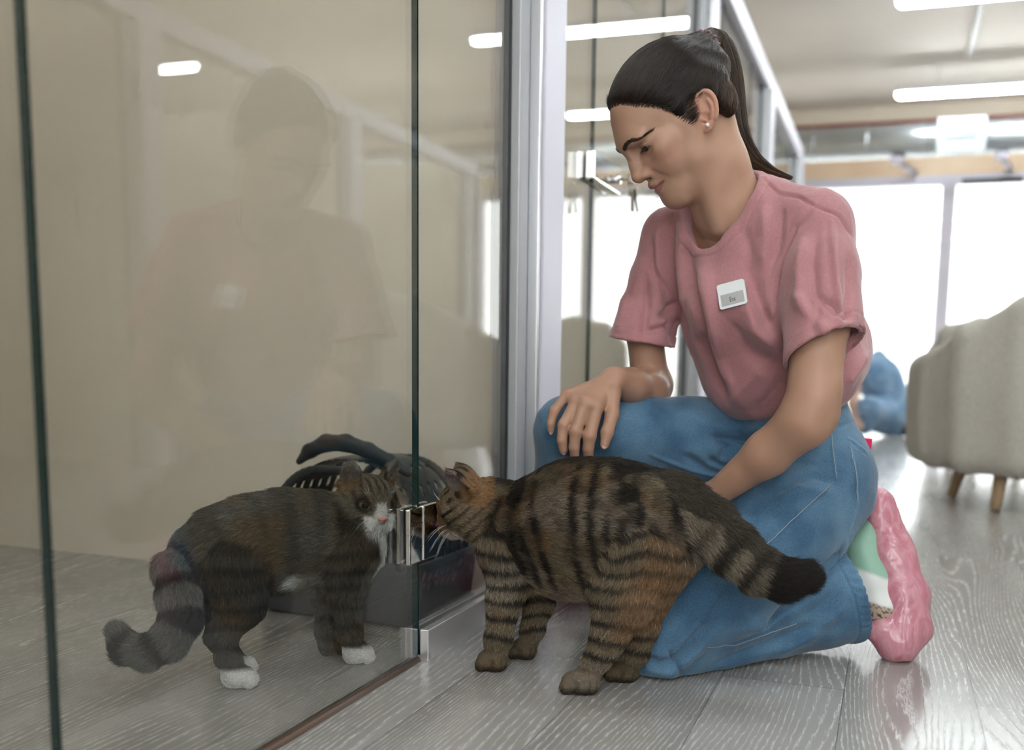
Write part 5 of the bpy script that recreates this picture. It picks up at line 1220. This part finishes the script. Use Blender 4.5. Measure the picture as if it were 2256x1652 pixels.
# mouth of the cover round the ankle
cv.chain([W(1850, 1195, 1.715), W(1872, 1250, 1.700), W(1872, 1330, 1.690)], [.032, .046, .040], .004, '-')
cv.floor_clip(.001)
COVER = mat('pink_plastic_film', (.74, .30, .38), .22)
def cover_mat(m):
    b_ = m.node_tree.nodes['Principled BSDF']; b_.inputs['Coat Weight'].default_value = .5; b_.inputs['Coat Roughness'].default_value = .12
    tc = nd(m, 'ShaderNodeTexCoord'); mp = nd(m, 'ShaderNodeMapping'); mp.inputs['Scale'].default_value = (1, 1, .45); mp.inputs['Rotation'].default_value = (.5, .3, 0)
    n1 = nd(m, 'ShaderNodeTexNoise'); n1.inputs['Scale'].default_value = 38; n1.inputs['Detail'].default_value = 2.5; n1.inputs['Distortion'].default_value = 2.2
    lk(m, tc.outputs['Object'], mp.inputs[0]); lk(m, mp.outputs[0], n1.inputs['Vector']); bp = nd(m, 'ShaderNodeBump'); bp.inputs['Strength'].default_value = .55; bp.inputs['Distance'].default_value = .003; lk(m, n1.outputs['Fac'], bp.inputs['Height']); lk(m, bp.outputs[0], b_.inputs['Normal']); lk(m, bp.outputs[0], b_.inputs['Coat Normal'])
    r = nd(m, 'ShaderNodeValToRGB'); r.color_ramp.elements[0].position = .38; r.color_ramp.elements[1].position = .62; r.color_ramp.elements[0].color = (.70, .27, .35, 1); r.color_ramp.elements[1].color = (.80, .40, .46, 1); lk(m, n1.outputs['Fac'], r.inputs[0]); lk(m, r.outputs[0], b_.inputs['Base Color'])
    tr = nd(m, 'ShaderNodeBsdfTranslucent'); lk(m, r.outputs[0], tr.inputs[0]); ms = nd(m, 'ShaderNodeMixShader'); ms.inputs[0].default_value = .25; out = m.node_tree.nodes['Material Output']; lk(m, b_.outputs[0], ms.inputs[1]); lk(m, tr.outputs[0], ms.inputs[2]); lk(m, ms.outputs[0], out.inputs['Surface'])
cover_mat(COVER)
vv, qq = cv.mesh(1); vv = press(vv, qq, lambda v: .0022 * (vnoise(v * V3(1, 1, .5), 45) - .5) * 2 + .0005 * (vnoise(v, 120) - .5) * 2); vv[:, 2] = np.maximum(vv[:, 2], .001)
link('shoe_cover', np_mesh('shoe_cover', vv, qq), COVER, person)
# the other foot, flat on the floor under the raised knee
f2 = Solid((-.02, 1.80, -.005), (.34, 2.12, .14), .003); an = W(1352, 1228, 2.06); ft = unit(V3(-.95, .12, 0))
f2.chain([an * V3(1, 1, 0) + V3(0, 0, .05), an * V3(1, 1, 0) + ft * .07 + V3(0, 0, .038), an * V3(1, 1, 0) + ft * .13 + V3(0, 0, .028)], [.046, .040, .030], .02); f2.cone(an * V3(1, 1, 0) - ft * .03 + V3(0, 0, .04), an + V3(0, 0, .03), .038, .036, .02); f2.floor_clip(.001)
solid_obj('shoe_cover', f2, COVER, person, 1)
# ---- name badge
def badge():
    corners = [W(1588, 628, 1.595), W(1646, 613, 1.595), W(1641, 668, 1.597), W(1578, 685, 1.597)]
    # seat the badge on the cloth
    nrm = normals_of(sv, sq); c = sum(corners) / 4; P, D = to_px(sv); vis = ((sv - CP) * nrm).sum(1) < 0
    m = vis & (np.abs(P[:, 0] - 1613) < 34) & (np.abs(P[:, 1] - 649) < 36); A_ = np.c_[P[m], np.ones(m.sum())]; co, *_ = np.linalg.lstsq(A_, D[m], rcond=None); res = np.percentile(D[m] - A_ @ co, 8)
    q_ = [(1588, 628), (1646, 613), (1641, 668), (1578, 685)]; cs = [W(x, y, co[0] * x + co[1] * y + co[2] + res - .002) for x, y in q_]
    ux = unit(cs[1] - cs[0] + cs[2] - cs[3]); n_ = unit(np.cross(cs[3] - cs[0] + cs[2] - cs[1], ux)); n_ = n_ * np.sign(n_ @ (CP - cs[0])); uy = np.cross(n_, ux); o = sum(cs) / 4
    w_, h_ = np.linalg.norm((cs[1] - cs[0] + cs[2] - cs[3]) / 2), np.linalg.norm((cs[0] - cs[3] + cs[1] - cs[2]) / 2)
    sk = ((cs[0] - cs[3] + cs[1] - cs[2]) / 2) @ ux
    MM = Matrix([[*ux], [*uy], [*n_]]).transposed().to_4x4(); MM.translation = Vector(o)
    def plate(name, x0, x1, y0, y1, z0, z1, m_, par, bev):
        bm = bmesh.new(); bm_box(bm, (x0, y0, z0), (x1, y1, z1))
        if bev:
            es = [e for e in bm.edges if abs((e.verts[0].co - e.verts[1].co).normalized().z) > .9]; bmesh.ops.bevel(bm, geom=es, offset=bev, segments=4, profile=0.5, affect='EDGES')
        bmesh.ops.transform(bm, matrix=MM, verts=bm.verts[:]); me = bpy.data.meshes.new(name); bm.to_mesh(me); bm.free(); return link(name, me, m_, par)
    root = plate('name_badge', -w_ / 2, w_ / 2, -h_ / 2, h_ / 2, -.001, .0018, mat('badge_white', (.78, .82, .84), .3), None, .004)
    tag(root, 'white plastic name badge pinned on the chest of the pink T-shirt', 'name badge')
    plate('name_insert', -w_ / 2 + .004, w_ / 2 - .004, -h_ / 2 + .004, h_ / 2 * .12, .0019, .0021, mat('badge_insert_grey', (.45, .45, .45), .35), root, 0)
    cu = bpy.data.curves.new('lettering', 'FONT'); cu.body = 'Ena'; cu.size = .0095; cu.align_x = 'CENTER'; cu.align_y = 'CENTER'; cu.extrude = .00006
    to_ = bpy.data.objects.new('lettering', cu); COL.objects.link(to_); cu.materials.append(mat('ink', (.03, .03, .035), .5)); to_.parent = root
    MT = MM @ Matrix.Translation((.0, -h_ * .20, .0023)) @ Matrix.Diagonal((.75, 1.15, 1, 1))
    bpy.context.view_layer.update(); lm_ = bpy.data.meshes.new_from_object(to_.evaluated_get(bpy.context.evaluated_depsgraph_get())); lm_.transform(MT); bpy.data.objects.remove(to_); link('lettering', lm_, [], root)
badge()
# red phone case in the back pocket
ph = bmesh.new(); a = W(1898, 1012, 1.775); bdir = unit(W(1915, 950, 1.775) - a)
bm_box(ph, (-.028, -.005, -.05), (.024, .005, .040), 0, .003)
bmesh.ops.transform(ph, matrix=Matrix.Translation(Vector(a)) @ Matrix.Rotation(math.radians(62), 4, 'Z') @ Matrix.Rotation(math.radians(6), 4, 'Y'), verts=ph.verts[:])
me = bpy.data.meshes.new('phone_case'); ph.to_mesh(me); ph.free(); tag(link('phone_case', me, mat('bright_pink_case', (.75, .02, .12), .35)), 'bright pink phone case sticking out of the jeans back pocket', 'phone case')
# ------------------------------------------------------------------ armchairs, the other visitor, the pet carrier
CREAM = mat('cream_boucle', (.50, .47, .41), .9); noise_color(CREAM, (.46, .43, .375), (.54, .51, .45), 90); add_bump(CREAM, 160, .5, .004, 3)
OAK = mat('light_oak_leg', (.52, .36, .20), .45); noise_color(OAK, (.46, .31, .17), (.60, .43, .26), 12, stretch=(1, 1, .2))
def armchair(loc, rz, label):
    root = empty('armchair', loc, label, 'armchair', 'cream tub armchairs')
    R2 = Matrix.Rotation(rz, 4, 'Z'); sol = Solid((-.46, -.46, .10), (.46, .44, .84), .011)
    arc = [(-.30, .27), (-.325, .08), (-.30, -.14), (-.19, -.285), (0, -.335), (.19, -.285), (.30, -.14), (.325, .08), (.30, .27)]; top = [.50, .52, .61, .70, .735, .70, .61, .52, .50]
    def shell(x, y, z):
        best = None; sl = (z - .45) * .12
        for i in range(8):
            (ax, ay), (bx, by) = arc[i], arc[i + 1]; dx, dy = bx - ax, by - ay; t = np.clip(((x - ax) * dx + (y - ay) * dy) / (dx * dx + dy * dy), 0, 1)
            d2 = np.sqrt((x - ax - t * dx) ** 2 + (y - ay - t * dy) ** 2); tp_ = top[i] + (top[i + 1] - top[i]) * t
            rr = .062 + .012 * np.sin(np.clip((z - .18) / .5, 0, 1) * 3.14); zz = np.maximum(np.maximum(z - tp_, .195 - z), 0)
            d = np.sqrt(d2 ** 2 + zz ** 2) - rr; best = d if best is None else smin(best, d, .03)
        return best
    sol.fnop((-.42, -.42, .14), (.42, .40, .82), shell); b1, q1 = sol.mesh(3)
    cu = Solid((-.36, -.34, .15), (.36, .40, .52), .011)
    def cush(x, y, z): qx, qy, qz = np.abs(x) - .21, np.abs(y - .03) - .24, np.abs(z - .33) - .06; return np.sqrt(np.maximum(qx, 0) ** 2 + np.maximum(qy, 0) ** 2 + np.maximum(qz, 0) ** 2) - .055
    cu.fnop((-.3, -.3, .2), (.3, .36, .48), cush); b2, q2 = cu.mesh(2)
    M3 = np.array(R2.to_3x3()); L0 = np.array(loc)
    def put(name, v, q, m): return link(name, np_mesh(name, v @ M3.T + L0, q), m, root)
    put('backrest', b1, q1, CREAM); put('seat', b2, q2, CREAM)
    for sx, sy in ((-1, -1), (1, -1), (-1, 1), (1, 1)):
        a = np.array((sx * .17, sy * .15, .18)) @ M3.T + L0; b_ = np.array((sx * .205, sy * .182, .004)) @ M3.T + L0
        tube_obj('leg', [tuple(a), tuple(b_)], [.030, .019], OAK, root, 14)
    return root
chair1 = armchair((1.235, 4.07, 0), math.radians(21), 'cream tub armchair with splayed oak legs close behind the kneeling woman')
c2 = W(2190, 1000, 5.75); chair2 = armchair((c2[0], c2[1], 0), math.radians(-25), 'cream tub armchair mostly hidden behind the closer armchair')
# the crouching visitor by the windows
vis = empty('person', W(1940, 960, 7.4) * V3(1, 1, 0), 'crouching person in blue denim by the far windows, partly hidden by the armchair', 'person')
BD = mat('faded_denim', (.20, .33, .50), .85); noise_color(BD, (.13, .25, .42), (.30, .43, .58), 9)
vb = Solid(W(1930, 870, 7.4) + V3(-.75, -.5, -.45), W(1930, 870, 7.4) + V3(.55, .6, .5), .012)
vb.chain([W(1965, 890, 7.4), W(1938, 835, 7.4), W(1885, 815, 7.4)], [.15, .15, .13], .06); vb.chain([W(1965, 915, 7.35), W(1915, 900, 7.15), W(1905, 940, 7.2)], [.12, .085, .06], .04); vb.chain([W(1975, 915, 7.45), W(1925, 925, 7.3), W(1975, 955, 7.4)], [.11, .08, .05], .04)
vb.ell(W(1936, 790, 7.4), (.05, .05, .07), None, .06); vb.floor_clip(.004)
v_, q_ = vb.mesh(2)
sk = Solid(W(1850, 830, 7.4) + V3(-.3, -.3, -.65), W(1850, 830, 7.4) + V3(.35, .3, .35), .010); hd = W(1838, 800, 7.3)
sk.ell(hd, (.095, .085, .115), None, .0); sk.cone(hd, W(1885, 815, 7.4), .05, .06, .03); sk.ell(hd + V3(-.09, 0, -.02), (.018, .014, .02), None, .015); sk.chain([W(1885, 830, 7.3), W(1880, 890, 7.2), W(1893, 938, 7.15), W(1886, 952, 7.12)], [.05, .04, .03, .028], .02)
for k in range(5): sk.cone(W(1888, 948, 7.12), W(1884, 958, 7.12) + V3(-.05 + .012 * k, -.03 * (k - 2) * .6, -.01), .012, .008, .006)
link('body', np_mesh('body', *sk.mesh(2), None), mat('visitor_skin', (.55, .36, .27), .5), vis); link('denim_clothes', np_mesh('denim_clothes', v_, q_), BD, vis)
hh = Solid(hd - .2, hd + .2, .010); hh.ell(hd + V3(.02, 0, .02), (.10, .095, .115), None, 0); hh.cut(hd + V3(-.02, 0, 0), V3(-.85, 0, -.5), .02); solid_obj('hair', hh, mat('visitor_hair', (.05, .03, .02), .5), vis, 1)
sf = Solid(W(1980, 962, 7.4) + V3(-.3, -.3, -.1), W(1980, 962, 7.4) + V3(.3, .3, .2), .008); p0 = W(1990, 962, 7.4); p0[2] = .045
sf.chain([p0 + V3(.05, 0, .01), p0 + V3(-.03, 0, 0), p0 + V3(-.13, -.02, -.01)], [.045, .045, .032], .02); sf.floor_clip(.002); solid_obj('shoe', sf, mat('black_shoe', (.02, .02, .022), .4), vis, 1)
# pet carrier
SHELL = mat('charcoal_plastic', (.020, .028, .032), .32); TRAY = mat('smoky_grey_plastic', (.085, .088, .10), .38)
ca = empty('pet_carrier', (-.262, 1.742, 0), 'dark plastic pet carrier with slotted sides and handle behind the white-muzzled cat', 'pet carrier')
cth = math.radians(-3); CX = V3(math.cos(cth), math.sin(cth), 0); CY = V3(-math.sin(cth), math.cos(cth), 0); CO = V3(-.262, 1.742, 0)
def cl(x, y, z): return (x - CO[0]) * CX[0] + (y - CO[1]) * CX[1], (x - CO[0]) * CY[0] + (y - CO[1]) * CY[1], z + 0 * x
def arch(hw, hz, e=2.5):
    def f(a, c): return ((np.abs(a / hw) ** e + np.abs(np.maximum(c, 0) / hz) ** e) ** (1 / e) - 1) * .165
    return f
CW, CD_, CHt = .185, .138, .312
def shell_fn(x, y, z):
    a, b_, c = cl(x, y, z); o = arch(CW - .028 * np.clip(np.abs(b_) / CD_, 0, 1) ** 3, CHt - .02 * np.clip(np.abs(b_) / CD_, 0, 1) ** 3)(a, c)
    i = arch(CW - .006, CHt - .006)(a, c); d = np.maximum(o, -(i)); return np.maximum(np.maximum(d, np.abs(b_) - CD_), .115 - c)
cs = Solid(CO + V3(-.21, -.17, -.01), CO + V3(.21, .17, .345), .0023)
cs.fnop(CO + V3(-.2, -.16, .1), CO + V3(.2, .16, .33), shell_fn)
def cw(a, b_, c): return CO + CX * a + CY * b_ + V3(0, 0, c)
# rims at the two ends
ang_ = np.linspace(0.02, math.pi - .02, 40)
def arch_pt(t, hw, hz, e=2.5): c_, s__ = math.cos(t), math.sin(t); return hw * np.sign(c_) * abs(c_) ** (2 / e), hz * abs(s__) ** (2 / e)
for yb in (-CD_, CD_):
    pts_ = [cw(arch_pt(t, CW - .028, CHt - .018)[0], yb, max(arch_pt(t, CW - .028, CHt - .018)[1], .118)) for t in ang_]
    cs.chain(pts_, [.0085] * len(pts_), .003)
# slots through the shell: rows that follow the arch
for yb in np.linspace(-.105, .105, 8):
    for k_, t0 in enumerate((.30, .58, .86, 1.14)):
        for t in (t0, math.pi - t0):
            x0, z0 = arch_pt(t - .085 + .02 * k_, CW - .003, CHt - .003); x1, z1 = arch_pt(t + .085 - .02 * k_, CW - .003, CHt - .003)
            if abs(yb) < .1 or k_ < 3: cs.cone(cw(x0, yb - .004, z0), cw(x1, yb + .004, z1), .0042, .0052, .001, '-')
link('top_shell', np_mesh('top_shell', *cs.mesh(1)), SHELL, ca)
ts = Solid(CO + V3(-.21, -.17, -.01), CO + V3(.21, .17, .16), .0025)
def tray_fn(x, y, z):
    a, b_, c = cl(x, y, z); tap = .012 * (1 - c / .13); qx, qy = np.abs(a) - (CW - .025 - tap), np.abs(b_) - (CD_ - .025 - tap)
    o = np.sqrt(np.maximum(qx, 0) ** 2 + np.maximum(qy, 0) ** 2) + np.minimum(np.maximum(qx, qy), 0) - .025; return np.maximum(np.maximum(o, -(o + .004)) if False else np.maximum(np.maximum(o, c - .125), .003 - c), -np.maximum(o + .005, .010 - c))
ts.fnop(CO + V3(-.2, -.16, 0), CO + V3(.2, .16, .13), tray_fn)
for k in range(9):      # slots low on both flanks
    for r in range(3):
        for sx in (-1, 1): ts.cone(cw(sx * .18, -.10 + .025 * k - .004, .045 + .024 * r), cw(sx * .18, -.10 + .025 * k + .003, .058 + .024 * r), .0042 - .0006 * abs(r - 1), .0034, .001, '-')
link('bottom_tray', np_mesh('bottom_tray', *ts.mesh(1)), TRAY, ca)
hs2 = Solid(CO + V3(-.2, -.1, .26), CO + V3(.2, .1, .38), .002)
hpts = [cw(-.125, -.06, .296), cw(-.100, -.06, .318), cw(-.06, -.06, .336), cw(-.015, -.06, .338), cw(.035, -.06, .326), cw(.085, -.06, .308), cw(.125, -.06, .286)]
hs2.chain([tuple(p) for p in hpts], [.007, .014, .0165, .0165, .015, .012, .008], .008)
for q_ in (-.03, .0, .03): hs2.cone(cw(q_ - .010, -.10, .318), cw(q_ + .012, -.10, .318), .004, .004, .001, '-')
link('handle', np_mesh('handle', *hs2.mesh(1)), SHELL, ca)
